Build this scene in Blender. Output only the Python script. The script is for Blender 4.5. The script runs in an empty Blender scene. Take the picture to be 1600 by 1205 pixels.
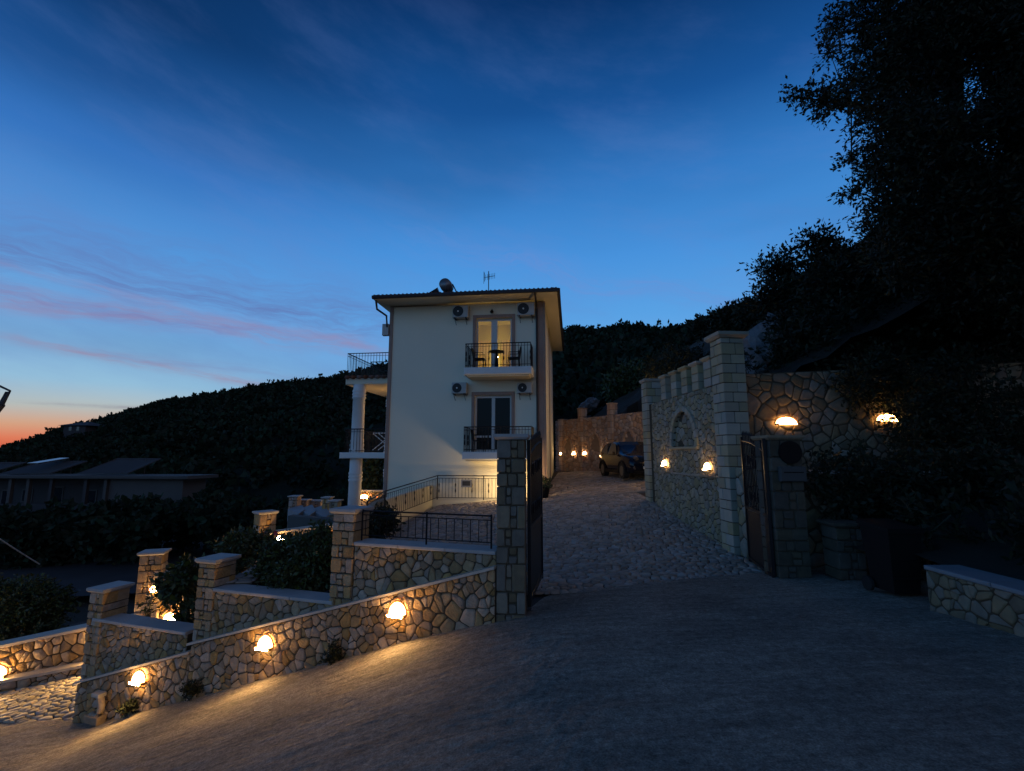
import bpy, math, random
import numpy as np
from mathutils import Vector, noise
R = math.radians
PI = math.pi
rnd = random.Random(7)
scn = bpy.context.scene
col = scn.collection

# ------------------------------------------------------------------ camera
F, PITCH = 740.0, R(8.23)
CP, SP = math.cos(PITCH), math.sin(PITCH)
cam = bpy.data.cameras.new('camera'); camo = bpy.data.objects.new('camera', cam); col.objects.link(camo)
camo.location = (0, 0, 0); camo.rotation_euler = (PI / 2 + PITCH, 0, 0)
cam.sensor_width = 36; cam.lens = 36 * F / 1600; cam.clip_start = .05; cam.clip_end = 4000
scn.camera = camo
scn.view_settings.view_transform = 'Standard'; scn.view_settings.look = 'None'
scn.view_settings.gamma = 1; scn.view_settings.use_curve_mapping = False
scn.view_settings.exposure = 0.0
scn.cycles.use_denoising = True
scn.cycles.max_bounces = 5; scn.cycles.diffuse_bounces = 3; scn.cycles.glossy_bounces = 2
scn.cycles.transparent_max_bounces = 8
scn.cycles.caustics_reflective = False; scn.cycles.caustics_refractive = False

# pixel (of the 1600x1205 photograph) -> direction, used to measure places
def ray(px, py):
    u = px - 800; v = 602.5 - py
    return Vector((u, F * CP - v * SP, F * SP + v * CP))
def P(px, py, D):
    r = ray(px, py); return r * (D / r.y)
def azel(px, py):
    r = ray(px, py); return math.degrees(math.atan2(r.x, r.y)), math.degrees(math.atan2(r.z, math.hypot(r.x, r.y)))
def lin(c):
    return tuple(((x / 255) / 12.92 if x / 255 <= .04045 else ((x / 255 + .055) / 1.055) ** 2.4) for x in c) + (1,)

# ------------------------------------------------------------------ dusk sky
w = bpy.data.worlds.new('World'); scn.world = w; w.use_nodes = True
nt = w.node_tree; N = nt.nodes; L = nt.links; N.clear()
def setin(s, v):
    if hasattr(v, 'is_output') or isinstance(v, bpy.types.NodeSocket): L.new(v, s)
    else: s.default_value = v
def M(op, a, b=None, c=None, clamp=False):
    n = N.new('ShaderNodeMath'); n.operation = op; n.use_clamp = clamp
    for i, x in enumerate((a, b, c)):
        if x is not None: setin(n.inputs[i], x)
    return n.outputs[0]
def SM(x, a, b):
    n = N.new('ShaderNodeMapRange'); n.interpolation_type = 'SMOOTHSTEP'
    setin(n.inputs[0], x); n.inputs[1].default_value = a; n.inputs[2].default_value = b
    return n.outputs[0]
def RAMP(x, stops):
    n = N.new('ShaderNodeValToRGB'); setin(n.inputs[0], x); cr = n.color_ramp; cr.interpolation = 'EASE' if False else 'LINEAR'
    while len(cr.elements) < len(stops): cr.elements.new(.5)
    for e, (p, c) in zip(cr.elements, stops): e.position = p; e.color = lin(c)
    return n.outputs[0]
def MIXC(f, a, b):
    n = N.new('ShaderNodeMix'); n.data_type = 'RGBA'; setin(n.inputs[0], f); setin(n.inputs[6], a); setin(n.inputs[7], b)
    return n.outputs[2]
tc = N.new('ShaderNodeTexCoord'); sx = N.new('ShaderNodeSeparateXYZ'); L.new(tc.outputs['Generated'], sx.inputs[0])
x, y, z = sx.outputs
el = M('MULTIPLY', M('ARCSINE', z), 57.2958); az = M('MULTIPLY', M('ARCTAN2', x, y), 57.2958)
hl = M('MAXIMUM', M('SQRT', M('ADD', M('MULTIPLY', x, x), M('MULTIPLY', y, y))), .001)
a0 = R(-62)
cosd = M('DIVIDE', M('ADD', M('MULTIPLY', x, math.sin(a0)), M('MULTIPLY', y, math.cos(a0))), hl)
wst = SM(cosd, .60, .985)
eln = M('DIVIDE', el, 90.0, clamp=True)
def st(l): return [(e / 90, c) for e, c in l]
east = RAMP(eln, st([(0, (150, 184, 214)), (5, (140, 190, 234)), (10, (112, 174, 234)), (16, (90, 162, 228)), (23, (72, 146, 220)), (31, (50, 120, 194)), (38, (25, 84, 152)), (47, (9, 50, 102)), (62, (22, 50, 92)), (90, (36, 52, 84))]))
west = RAMP(eln, st([(0, (200, 80, 60)), (1.3, (222, 120, 86)), (2.6, (212, 162, 130)), (4.2, (182, 188, 184)), (6.5, (150, 192, 218)), (12, (116, 174, 228)), (19, (86, 152, 220)), (27, (54, 116, 192)), (33, (30, 84, 150)), (39, (13, 54, 104)), (50, (9, 38, 80)), (62, (22, 46, 84)), (90, (36, 52, 84))]))
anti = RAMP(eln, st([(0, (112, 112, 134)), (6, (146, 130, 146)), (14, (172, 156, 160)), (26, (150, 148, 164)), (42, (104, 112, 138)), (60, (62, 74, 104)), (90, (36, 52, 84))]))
sky = MIXC(wst, east, west)
sky = MIXC(M('MULTIPLY', SM(M('MULTIPLY', cosd, -1.0), .32, .72), .9), sky, anti)      # unseen belt opposite the sunset, added to warm the ambient light
def noise_node(vx, vy, scale, detail=3, rough=.5):
    cb = N.new('ShaderNodeCombineXYZ'); setin(cb.inputs[0], vx); setin(cb.inputs[1], vy)
    n = N.new('ShaderNodeTexNoise'); L.new(cb.outputs[0], n.inputs['Vector']); n.inputs['Scale'].default_value = scale
    n.inputs['Detail'].default_value = detail; n.inputs['Roughness'].default_value = rough
    return n.outputs['Fac']
# broad thin veils, then the drawn-out streaks of cloud over the sunset
sh = M('ADD', el, M('MULTIPLY', az, .18))
veil = noise_node(M('MULTIPLY', az, .05), M('MULTIPLY', sh, .15), 1.0, 6, .62)
veilf = M('MULTIPLY', SM(veil, .42, .75), M('MULTIPLY', SM(el, 2, 9), SM(M('MULTIPLY', el, -1.0), -62, -20)))
sky = MIXC(M('MULTIPLY', veilf, .26), sky, lin((104, 132, 196)))
dark = noise_node(M('ADD', M('MULTIPLY', az, .016), 7.3), M('MULTIPLY', el, .075), 1.0, 3, .5)
sky = MIXC(M('MULTIPLY', SM(dark, .42, .8), .26), sky, lin((12, 42, 88)))
def streak(sky, p0, p1, width, color, amt, wob=1.0, seed=0.0, az_fade=7):
    (a1, e1), (a2, e2) = azel(*p0), azel(*p1)
    m = (e2 - e1) / (a2 - a1)
    line = M('ADD', M('MULTIPLY', M('SUBTRACT', az, a1), m), e1)
    d = M('SUBTRACT', el, line)
    nz = noise_node(M('ADD', M('MULTIPLY', az, .06), seed), M('MULTIPLY', d, .12), 1.0, 4, .6)
    d = M('ADD', d, M('MULTIPLY', M('SUBTRACT', nz, .5), 4.2 * wob))
    g = M('POWER', 2.718, M('MULTIPLY', M('MULTIPLY', d, d), -1.0 / (width * width)))
    fine = noise_node(M('ADD', M('MULTIPLY', az, .10), seed + 3), M('MULTIPLY', d, 1.1), 1.0, 6, .72)
    g = M('MULTIPLY', g, SM(fine, .30, .70))
    g = M('MULTIPLY', g, M('MULTIPLY', SM(az, a1 - az_fade, a1 + az_fade * .4), SM(M('MULTIPLY', az, -1.0), -a2 - az_fade, -a2 + az_fade * .6)))
    return MIXC(M('MULTIPLY', g, amt), sky, lin(color))
sky = streak(sky, (-100, 372), (600, 505), 1.9, (98, 112, 170), .7, 1.2, 1.2, 9)
sky = streak(sky, (-100, 432), (560, 540), .95, (148, 132, 168), .75, 1.0, 4.4, 7)
sky = streak(sky, (-100, 450), (420, 520), .8, (120, 122, 176), .6, 1.3, 9.4, 7)
sky = streak(sky, (60, 538), (440, 602), .45, (156, 134, 160), .8, .6, 15.1, 5)
sky = streak(sky, (150, 545), (460, 590), .5, (124, 140, 184), .55, .8, 21.1, 5)
sky = streak(sky, (-60, 398), (620, 548), .5, (150, 134, 172), .5, 1.3, 41.1, 6)
sky = streak(sky, (-60, 340), (560, 470), 2.4, (96, 126, 186), .5, 1.6, 51.1, 12)
sky = streak(sky, (60, 631), (260, 636), .18, (140, 136, 150), .7, .3, 31.1, 4)
sky = streak(sky, (700, 380), (1150, 470), 1.5, (116, 140, 204), .4, 2.2, 27.1, 12)
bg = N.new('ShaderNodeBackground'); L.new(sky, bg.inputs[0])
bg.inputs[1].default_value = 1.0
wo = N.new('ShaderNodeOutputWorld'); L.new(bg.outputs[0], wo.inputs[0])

# ------------------------------------------------------------------ materials
def mat(name, base, rough=.8, var=0.0, nscale=6.0, bump=0.0, bscale=40.0, bdist=.01, metallic=0.0, spec=.3, c2=None, isl=0.0, patch=None, emit=None):
    m = bpy.data.materials.new(name); m.use_nodes = True
    t = m.node_tree; b = t.nodes['Principled BSDF']; lk = t.links
    b.inputs['Roughness'].default_value = rough; b.inputs['Metallic'].default_value = metallic
    b.inputs['Specular IOR Level'].default_value = spec
    if emit:
        b.inputs['Emission Color'].default_value = tuple(emit[:3]) + (1,); b.inputs['Emission Strength'].default_value = emit[3]
    co = t.nodes.new('ShaderNodeNewGeometry')
    n1 = t.nodes.new('ShaderNodeTexNoise'); n1.inputs['Scale'].default_value = nscale; n1.inputs['Detail'].default_value = 5
    lk.new(co.outputs['Position'], n1.inputs['Vector'])
    base4 = tuple(base) + (1,)
    other = tuple(c2) + (1,) if c2 else tuple(v * .6 for v in base) + (1,)
    mx = t.nodes.new('ShaderNodeMix'); mx.data_type = 'RGBA'
    mr = t.nodes.new('ShaderNodeMapRange'); mr.inputs[1].default_value = .35; mr.inputs[2].default_value = .68
    lk.new(n1.outputs['Fac'], mr.inputs[0])
    mm = t.nodes.new('ShaderNodeMath'); mm.operation = 'MULTIPLY'; mm.inputs[1].default_value = max(var, .001)
    lk.new(mr.outputs[0], mm.inputs[0]); lk.new(mm.outputs[0], mx.inputs[0])
    mx.inputs[6].default_value = base4; mx.inputs[7].default_value = other
    out = mx.outputs[2]
    if isl:
        oi = t.nodes.new('ShaderNodeObjectInfo')
        ad = t.nodes.new('ShaderNodeMath'); ad.operation = 'ADD'; lk.new(oi.outputs['Random'], ad.inputs[0]); lk.new(co.outputs['Random Per Island'], ad.inputs[1])
        fr = t.nodes.new('ShaderNodeMath'); fr.operation = 'FRACT'; lk.new(ad.outputs[0], fr.inputs[0])
        hs = t.nodes.new('ShaderNodeHueSaturation')
        v = t.nodes.new('ShaderNodeMapRange'); v.inputs[3].default_value = 1 - isl; v.inputs[4].default_value = 1 + isl * .8
        lk.new(fr.outputs[0], v.inputs[0]); lk.new(v.outputs[0], hs.inputs['Value'])
        f2 = t.nodes.new('ShaderNodeMath'); f2.operation = 'MULTIPLY_ADD'; f2.inputs[1].default_value = 7.3; f2.inputs[2].default_value = .37
        lk.new(fr.outputs[0], f2.inputs[0]); f3 = t.nodes.new('ShaderNodeMath'); f3.operation = 'FRACT'; lk.new(f2.outputs[0], f3.inputs[0])
        s = t.nodes.new('ShaderNodeMapRange'); s.inputs[3].default_value = .55; s.inputs[4].default_value = 1.3
        lk.new(f3.outputs[0], s.inputs[0]); lk.new(s.outputs[0], hs.inputs['Saturation'])
        lk.new(out, hs.inputs['Color']); out = hs.outputs[0]
    lk.new(out, b.inputs['Base Color'])
    if bump:
        n2 = t.nodes.new('ShaderNodeTexNoise'); n2.inputs['Scale'].default_value = bscale; n2.inputs['Detail'].default_value = 6; n2.inputs['Roughness'].default_value = .62
        lk.new(co.outputs['Position'], n2.inputs['Vector'])
        bp = t.nodes.new('ShaderNodeBump'); bp.inputs['Strength'].default_value = bump; bp.inputs['Distance'].default_value = bdist
        lk.new(n2.outputs['Fac'], bp.inputs['Height']); lk.new(bp.outputs[0], b.inputs['Normal'])
    return m
def glass(name, tint, fac):
    m = bpy.data.materials.new(name); m.use_nodes = True; t = m.node_tree; t.nodes.clear()
    tr = t.nodes.new('ShaderNodeBsdfTransparent'); tr.inputs[0].default_value = tint + (1,)
    gl = t.nodes.new('ShaderNodeBsdfGlossy'); gl.inputs['Roughness'].default_value = .05
    mx = t.nodes.new('ShaderNodeMixShader'); mx.inputs[0].default_value = fac
    o = t.nodes.new('ShaderNodeOutputMaterial')
    t.links.new(tr.outputs[0], mx.inputs[1]); t.links.new(gl.outputs[0], mx.inputs[2]); t.links.new(mx.outputs[0], o.inputs[0])
    return m
MT = dict(
    stone=mat('limestone_rubble', (.44, .31, .175), .88, .6, 11, .9, 34, .03, isl=.28, c2=(.26, .175, .10)),
    stone_pale=mat('limestone_block', (.42, .355, .235), .85, .45, 7, .35, 30, .012, isl=.14, c2=(.33, .29, .24)),
    stone_grey=mat('grey_rubble', (.37, .31, .20), .88, .6, 11, .9, 34, .03, isl=.26, c2=(.22, .20, .16)),
    stone_dark=mat('weathered_rubble', (.24, .19, .125), .9, .6, 8, .5, 26, .02, isl=.3, c2=(.13, .11, .085)),  # rubble in a darker tone
    stone_black=mat('sooty_rubble', (.11, .095, .07), .92, .6, 8, .5, 26, .02, isl=.25, c2=(.06, .05, .04)),  # darkest rubble, the shade under the trees is put into its colour
    stone_red=mat('reddish_rubble', (.42, .30, .23), .88, .5, 3, .4, 20, .02, isl=.2, c2=(.25, .17, .13)),
    mortar=mat('mortar', (.085, .065, .042), .95, .5, 14, .4, 60, .01),
    mortar_red=mat('mortar_red', (.24, .18, .14), .95, .4, 6, .3, 60, .01),
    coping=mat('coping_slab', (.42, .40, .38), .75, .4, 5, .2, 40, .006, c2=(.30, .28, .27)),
    coping_lit=mat('pale_coping', (.5, .45, .38), .75, .4, 5, .2, 40, .006),  # lighter copy of the coping, lamplight put into its colour
    gravel=mat('street_concrete', (.42, .37, .305), .93, .8, .9, 1.0, 22, .03, c2=(.24, .215, .185)),
    cobble=mat('cobble', (.35, .285, .23), .72, .5, 12, .4, 40, .012, isl=.3, c2=(.24, .21, .19), spec=.35),
    cobble_pale=mat('pale_cobble', (.40, .36, .28), .8, .5, 12, .4, 40, .012, isl=.25, c2=(.28, .25, .20)),  # cobbles lightened in colour to carry the lamplight of the side entrance
    joint=mat('joint_sand', (.045, .04, .036), .95, .5, 20, .5, 60, .01),
    concrete=mat('pale_concrete', (.30, .27, .235), .85, .5, 2.0, .3, 30, .008),
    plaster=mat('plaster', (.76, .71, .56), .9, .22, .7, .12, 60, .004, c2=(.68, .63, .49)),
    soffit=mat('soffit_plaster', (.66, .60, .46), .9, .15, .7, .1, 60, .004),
    trim=mat('brown_trim', (.33, .225, .18), .8, .25, 4, .1, 40, .004),
    white=mat('white_paint', (.66, .66, .64), .6, .15, 3, .05, 40, .003),
    frame=mat('door_frame', (.55, .53, .50), .5, .1, 3),
    iron=mat('black_iron', (.022, .022, .025), .45, .3, 20, .2, 60, .003, metallic=.6),
    pipe=mat('dark_pipe', (.035, .03, .032), .5, .1, 5),
    tile=mat('clay_tile', (.17, .085, .06), .85, .6, 3, .4, 20, .02, isl=.25),
    acw=mat('appliance_white', (.42, .42, .40), .5, .2, 6),
    fan=mat('fan_black', (.018, .018, .02), .5, .2, 6),
    leaf=mat('leaf_green', (.06, .072, .018), .6, .6, 3, isl=.4, c2=(.03, .055, .02), spec=.4),
    leaf_dark=mat('leaf_dark', (.020, .026, .013), .65, .5, 1, isl=.4, c2=(.015, .025, .012), spec=.25),
    hill=mat('hill_wood', (.022, .042, .028), .95, .7, .05, isl=.5, c2=(.010, .018, .012), spec=.05),
    hillsoil=mat('hill_ground', (.018, .026, .020), .95, .6, .05, c2=(.010, .014, .010), spec=.05),
    soil=mat('dark_soil', (.035, .03, .022), .95, .6, 2, .8, 12, .04),
    asphalt=mat('asphalt', (.05, .052, .058), .9, .5, .6, .3, 30, .01),
    bark=mat('bark', (.06, .045, .035), .9, .6, 8, .8, 30, .02),
    rock=mat('cliff_rock', (.21, .205, .21), .9, .8, 1.6, 1.0, 5, .12, c2=(.08, .08, .085)),
    house_far=mat('grey_render', (.08, .08, .08), .9, .3, .5),
    house_far2=mat('dark_render', (.05, .05, .055), .9, .3, .5),
    pink=mat('flower_red', (.5, .06, .07), .6, .2, 8),
    terracotta=mat('terracotta', (.25, .12, .07), .8, .4, 8, .2, 30, .01),
    car=mat('navy_car_paint', (.003, .006, .016), .08, .1, 5, spec=.4),
    tyre=mat('tyre_rubber', (.02, .02, .02), .85, .2, 20),
    rim=mat('alloy_rim', (.14, .14, .15), .35, .2, 6, metallic=.7),
    black=mat('black_plastic', (.010, .010, .011), .6, .1, 6, spec=.12),
    carglass=mat('dark_glass', (.012, .016, .022), .06, .1, 2, spec=.7),
    darkpane=mat('dark_pane', (.006, .006, .007), .25, .1, 2, spec=.15),
    plate=mat('number_plate', (.6, .58, .5), .5, .1, 6),
    wood=mat('dark_wood', (.05, .035, .025), .6, .4, 10, .2, 30, .004),
    room=mat('room_wall', (.62, .52, .20), .9, .2, 2),
    curtain=mat('curtain_cloth', (.6, .42, .16), .9, .3, 6),
    tank=mat('tank_steel', (.20, .20, .21), .4, .3, 4, metallic=.6),
    panel=mat('solar_glass', (.01, .012, .02), .12, .1, 2, spec=.7),
    slate=mat('grey_slab', (.24, .25, .27), .7, .3, 3, .2, 30, .006),
)
def street_mat():
    m = MT['gravel']; t = m.node_tree; lk = t.links; b = t.nodes['Principled BSDF']
    g = t.nodes.new('ShaderNodeNewGeometry'); mp = t.nodes.new('ShaderNodeMapping'); mp.inputs['Rotation'].default_value = (0, 0, R(17)); mp.inputs['Scale'].default_value = (1.1, 6.5, 1)
    lk.new(g.outputs['Position'], mp.inputs[0])
    hs = []
    for src, sc_, de, w_ in ((mp.outputs[0], 2.4, 7, .8), (g.outputs['Position'], 9, 7, .55), (g.outputs['Position'], 38, 4, .30)):
        n = t.nodes.new('ShaderNodeTexNoise'); n.inputs['Scale'].default_value = sc_; n.inputs['Detail'].default_value = de; n.inputs['Roughness'].default_value = .65; lk.new(src, n.inputs['Vector'])
        k = t.nodes.new('ShaderNodeMath'); k.operation = 'MULTIPLY'; k.inputs[1].default_value = w_; lk.new(n.outputs['Fac'], k.inputs[0]); hs.append(k.outputs[0])
    a = t.nodes.new('ShaderNodeMath'); a.operation = 'ADD'; lk.new(hs[0], a.inputs[0]); lk.new(hs[1], a.inputs[1])
    c = t.nodes.new('ShaderNodeMath'); c.operation = 'ADD'; lk.new(a.outputs[0], c.inputs[0]); lk.new(hs[2], c.inputs[1])
    prev = b.inputs['Base Color'].links[0].from_socket; hv = t.nodes.new('ShaderNodeHueSaturation'); lk.new(prev, hv.inputs['Color'])
    vv = None
    for sc_, de, lo_, hi_, src in ((16, 6, .62, 1.3, g.outputs['Position']), (70, 3, .6, 1.35, g.outputs['Position']), (1.3, 7, .72, 1.22, mp.outputs[0])):
        n = t.nodes.new('ShaderNodeTexNoise'); n.inputs['Scale'].default_value = sc_; n.inputs['Detail'].default_value = de; n.inputs['Roughness'].default_value = .7; lk.new(src, n.inputs['Vector'])
        q = t.nodes.new('ShaderNodeMapRange'); q.inputs[1].default_value = .34; q.inputs[2].default_value = .66; q.inputs[3].default_value = lo_; q.inputs[4].default_value = hi_; lk.new(n.outputs['Fac'], q.inputs[0])
        if vv is None: vv = q.outputs[0]
        else:
            k = t.nodes.new('ShaderNodeMath'); k.operation = 'MULTIPLY'; lk.new(vv, k.inputs[0]); lk.new(q.outputs[0], k.inputs[1]); vv = k.outputs[0]
    lk.new(vv, hv.inputs['Value']); lk.new(hv.outputs[0], b.inputs['Base Color'])
    bp = t.nodes.new('ShaderNodeBump'); bp.inputs['Strength'].default_value = 1; bp.inputs['Distance'].default_value = .14
    lk.new(c.outputs[0], bp.inputs['Height']); lk.new(bp.outputs[0], b.inputs['Normal'])
street_mat()
MT['glass'] = glass('window_glass', (.85, .88, .9), .03)
def lampmat(name, c, s): return mat(name, c[:3], .5, emit=(c[0], c[1], c[2], s))
def translucent():
    m = MT['curtain']; t = m.node_tree; b = t.nodes['Principled BSDF']; o = t.nodes['Material Output']
    tr = t.nodes.new('ShaderNodeBsdfTranslucent'); tr.inputs[0].default_value = (.75, .56, .26, 1); mx = t.nodes.new('ShaderNodeMixShader'); mx.inputs[0].default_value = .6
    t.links.new(b.outputs[0], mx.inputs[1]); t.links.new(tr.outputs[0], mx.inputs[2]); t.links.new(mx.outputs[0], o.inputs[0])
translucent()
MT['lamp'] = lampmat('lamp_glow', (1, .57, .19), 42)
MT['lamp_big'] = lampmat('lamp_glow_amber', (1, .55, .18), 30)
MT['lamp_small'] = lampmat('lamp_glow_pale', (1, .64, .28), 36)
MT['slot'] = lampmat('slot_glow', (1, .56, .19), 760)
MT['slot_dim'] = lampmat('slot_glow_dim', (1, .58, .22), 14)
MT['flood'] = lampmat('flood_glow', (1, .68, .32), 105)
MT['bulb'] = lampmat('bulb_glow', (1, .72, .32), 130)
MT['red'] = lampmat('ember_glow', (1, .28, .08), 1.5)

# ------------------------------------------------------------------ mesh and object helpers
ORG = {}
def tag(o, label=None, cat=None, group=None, kind=None):
    if label: o['label'] = label
    if cat: o['category'] = cat
    if group: o['group'] = group
    if kind: o['kind'] = kind
    return o
def thing(name, label, cat, loc, rz=0, group=None):
    o = bpy.data.objects.new(name, None); col.objects.link(o); o.empty_display_size = .2
    o.location = loc; o.rotation_euler = (0, 0, rz); ORG[o.name] = Vector(loc)
    return tag(o, label, cat, group)
class MB:
    def __init__(s): s.v = []; s.f = []
    def add(s, vs, fs):
        b = len(s.v); s.v += [tuple(p) for p in vs]; s.f += [tuple(i + b for i in f) for f in fs]; return s
    def box(s, c, sx, sy, sz, rz=0):          # centre, full sizes
        ca, sa = math.cos(rz), math.sin(rz); vs = []
        for dz in (-.5, .5):
            for dx, dy in ((-.5, -.5), (.5, -.5), (.5, .5), (-.5, .5)):
                a, b_ = dx * sx, dy * sy
                vs.append((c[0] + a * ca - b_ * sa, c[1] + a * sa + b_ * ca, c[2] + dz * sz))
        return s.add(vs, [(0, 3, 2, 1), (4, 5, 6, 7), (0, 1, 5, 4), (1, 2, 6, 5), (2, 3, 7, 6), (3, 0, 4, 7)])
    def fbox(s, W, s0, s1, z0, z1, d0, d1, ch=0.0):   # box in a wall frame, bevelled front face
        if ch <= 0:
            vs = [W(a, b, d) for d in (d0, d1) for a, b in ((s0, z0), (s1, z0), (s1, z1), (s0, z1))]
            return s.add(vs, [(0, 3, 2, 1), (4, 5, 6, 7), (0, 1, 5, 4), (1, 2, 6, 5), (2, 3, 7, 6), (3, 0, 4, 7)])
        vs = [W(a, b, d) for d in (d0, d1 - ch) for a, b in ((s0, z0), (s1, z0), (s1, z1), (s0, z1))]
        vs += [W(a, b, d1) for a, b in ((s0 + ch, z0 + ch), (s1 - ch, z0 + ch), (s1 - ch, z1 - ch), (s0 + ch, z1 - ch))]
        fs = [(0, 3, 2, 1), (8, 9, 10, 11)]
        for k in range(4):
            j = (k + 1) % 4; fs += [(k, j, 4 + j, 4 + k), (4 + k, 4 + j, 8 + j, 8 + k)]
        return s.add(vs, fs)
    def prism(s, top, bot):                            # two loops of the same length
        n = len(top)
        return s.add(list(bot) + list(top), [tuple(range(n))[::-1], tuple(range(n, 2 * n))] + [(i, (i + 1) % n, n + (i + 1) % n, n + i) for i in range(n)])
    def tube(s, pts, r, n=6, cap=True):
        pts = [Vector(p) for p in pts]; rs = r if isinstance(r, (list, tuple)) else [r] * len(pts); rings = []
        for i, p in enumerate(pts):
            t = (pts[min(i + 1, len(pts) - 1)] - pts[max(i - 1, 0)]); t = t.normalized() if t.length > 1e-9 else Vector((0, 0, 1))
            a = t.cross(Vector((0, 0, 1)) if abs(t.z) < .9 else Vector((1, 0, 0))).normalized(); b = t.cross(a)
            rings.append([p + (a * math.cos(2 * PI * k / n) + b * math.sin(2 * PI * k / n)) * rs[i] for k in range(n)])
        vs = [v for rg in rings for v in rg]; fs = []
        for i in range(len(pts) - 1):
            for k in range(n):
                j = (k + 1) % n; fs.append((i * n + k, i * n + j, (i + 1) * n + j, (i + 1) * n + k))
        if cap: fs += [tuple(range(n))[::-1], tuple(range((len(pts) - 1) * n, len(pts) * n))]
        return s.add(vs, fs)
    def lathe(s, c, prof, n=16, axis='z'):
        vs = []
        for r, h in prof:
            for k in range(n):
                a = 2 * PI * k / n
                if axis == 'z': vs.append((c[0] + r * math.cos(a), c[1] + r * math.sin(a), c[2] + h))
                else: vs.append((c[0] + r * math.cos(a), c[1] + h, c[2] + r * math.sin(a)))
        fs = []
        for i in range(len(prof) - 1):
            for k in range(n):
                j = (k + 1) % n; fs.append((i * n + k, i * n + j, (i + 1) * n + j, (i + 1) * n + k))
        fs += [tuple(range(n))[::-1], tuple(range((len(prof) - 1) * n, len(prof) * n))]
        return s.add(vs, fs)
    def make(s, name, m, parent=None, smooth=False, world=True, kind=None, label=None):
        me = bpy.data.meshes.new(name)
        o0 = Vector((0, 0, 0))
        if parent is not None and world:
            p = parent
            while p.parent is not None: p = p.parent
            o0 = ORG.get(p.name, Vector((0, 0, 0)))
        me.from_pydata([(a[0] - o0.x, a[1] - o0.y, a[2] - o0.z) for a in s.v], [], s.f)
        me.materials.append(MT[m])
        if smooth: me.polygons.foreach_set('use_smooth', [True] * len(me.polygons))
        o = bpy.data.objects.new(name, me); col.objects.link(o)
        if parent is not None: o.parent = parent
        return tag(o, label=label, kind=kind)
def inst(o, name, parent, loc=None, rz=None):
    c = o.copy(); c.name = name; col.objects.link(c); c.parent = parent
    if loc is not None: c.location = loc
    if rz is not None: c.rotation_euler = (0, 0, rz)
    return c
def dup(root, loc, rz=0, label=None, group=None, scale=None):
    c = root.copy(); col.objects.link(c); c.location = loc; c.rotation_euler = (0, 0, rz); ORG[c.name] = Vector(loc)
    if scale: c.scale = scale
    if label: c['label'] = label
    if group: c['group'] = group
    for ch in list(root.children):
        d = ch.copy(); col.objects.link(d); d.parent = c
        for g in list(ch.children):
            e = g.copy(); col.objects.link(e); e.parent = d
    return c
class Fr:                                               # vertical wall frame: s along, z up, d outwards
    def __init__(s, p0, p1):
        s.o = Vector((p0[0], p0[1], 0)); u = Vector((p1[0] - p0[0], p1[1] - p0[1], 0)); s.len = u.length
        s.u = u.normalized(); s.n = Vector((s.u.y, -s.u.x, 0)); s.rz = math.atan2(s.u.y, s.u.x)
    def W(s, a, z_, d=0): p = s.o + s.u * a + s.n * d; return Vector((p.x, p.y, z_))
    def px(s, x_, y_, d=0):
        r = ray(x_, y_); o = s.o + s.n * d; t = o.dot(s.n) / r.dot(s.n); p = r * t
        return (p - o).dot(s.u), p.z
    def at(s, x_, y_, d=0): a, z_ = s.px(x_, y_, d); return s.W(a, z_, d)

def clip(poly, a, b, c):                                # keep a*x+b*y<=c
    out = []; n = len(poly)
    for i in range(n):
        p, q = poly[i], poly[(i + 1) % n]; fp = a * p[0] + b * p[1] - c; fq = a * q[0] + b * q[1] - c
        if fp <= 0: out.append(p)
        if (fp < 0 < fq) or (fq < 0 < fp):
            t = fp / (fp - fq); out.append((p[0] + (q[0] - p[0]) * t, p[1] + (q[1] - p[1]) * t))
    return out
def area(p): return .5 * sum(p[i][0] * p[(i + 1) % len(p)][1] - p[(i + 1) % len(p)][0] * p[i][1] for i in range(len(p)))
def voronoi(outline, sx_, sy_, rng, drop=.18, jit=.42, extra=(), brick=True, mix=.22):
    if area(outline) < 0: outline = outline[::-1]
    xs = [p[0] for p in outline]; ys = [p[1] for p in outline]; x0, y0 = min(xs), min(ys)
    grid = {}; seeds = []
    def put(p, force=False):
        k = (int((p[0] - x0) / sx_ + 50), int((p[1] - y0) / sy_ + 50)); grid.setdefault(k, []).append(len(seeds)); seeds.append(p)
    for e in extra: put(e)
    ne = len(seeds)
    for j in range(-1, int((max(ys) - y0) / sy_) + 2):
        for i in range(-1, int((max(xs) - x0) / sx_) + 2):
            if rng.random() < drop: continue
            p = (x0 + (i + .5 + (.5 if brick and j % 2 else 0) + rng.uniform(-jit, jit)) * sx_, y0 + (j + .5 + rng.uniform(-jit, jit)) * sy_)
            if extra and any(abs(p[0] - e[0]) < sx_ * .45 and abs(p[1] - e[1]) < sy_ * .45 for e in extra): continue
            put(p)
            if rng.random() < mix: put((p[0] + rng.choice((-1, 1)) * sx_ * rng.uniform(.28, .5), p[1] + rng.uniform(-.35, .35) * sy_))
    cells = []
    for idx, p in enumerate(seeds):
        poly = list(outline); k = (int((p[0] - x0) / sx_ + 50), int((p[1] - y0) / sy_ + 50)); nb = []
        for a in range(-3, 4):
            for b in range(-3, 4): nb += grid.get((k[0] + a, k[1] + b), [])
        nb = sorted((q for q in nb if q != idx), key=lambda q: (seeds[q][0] - p[0]) ** 2 + (seeds[q][1] - p[1]) ** 2)[:18]
        for q in nb:
            s_ = seeds[q]; a, b = s_[0] - p[0], s_[1] - p[1]
            poly = clip(poly, a, b, a * (s_[0] + p[0]) / 2 + b * (s_[1] + p[1]) / 2)
            if len(poly) < 3: break
        if len(poly) >= 3:
            ar = area(poly)
            if ar > sx_ * sy_ * .06: cells.append((poly, p, ar))
    return cells
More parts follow.
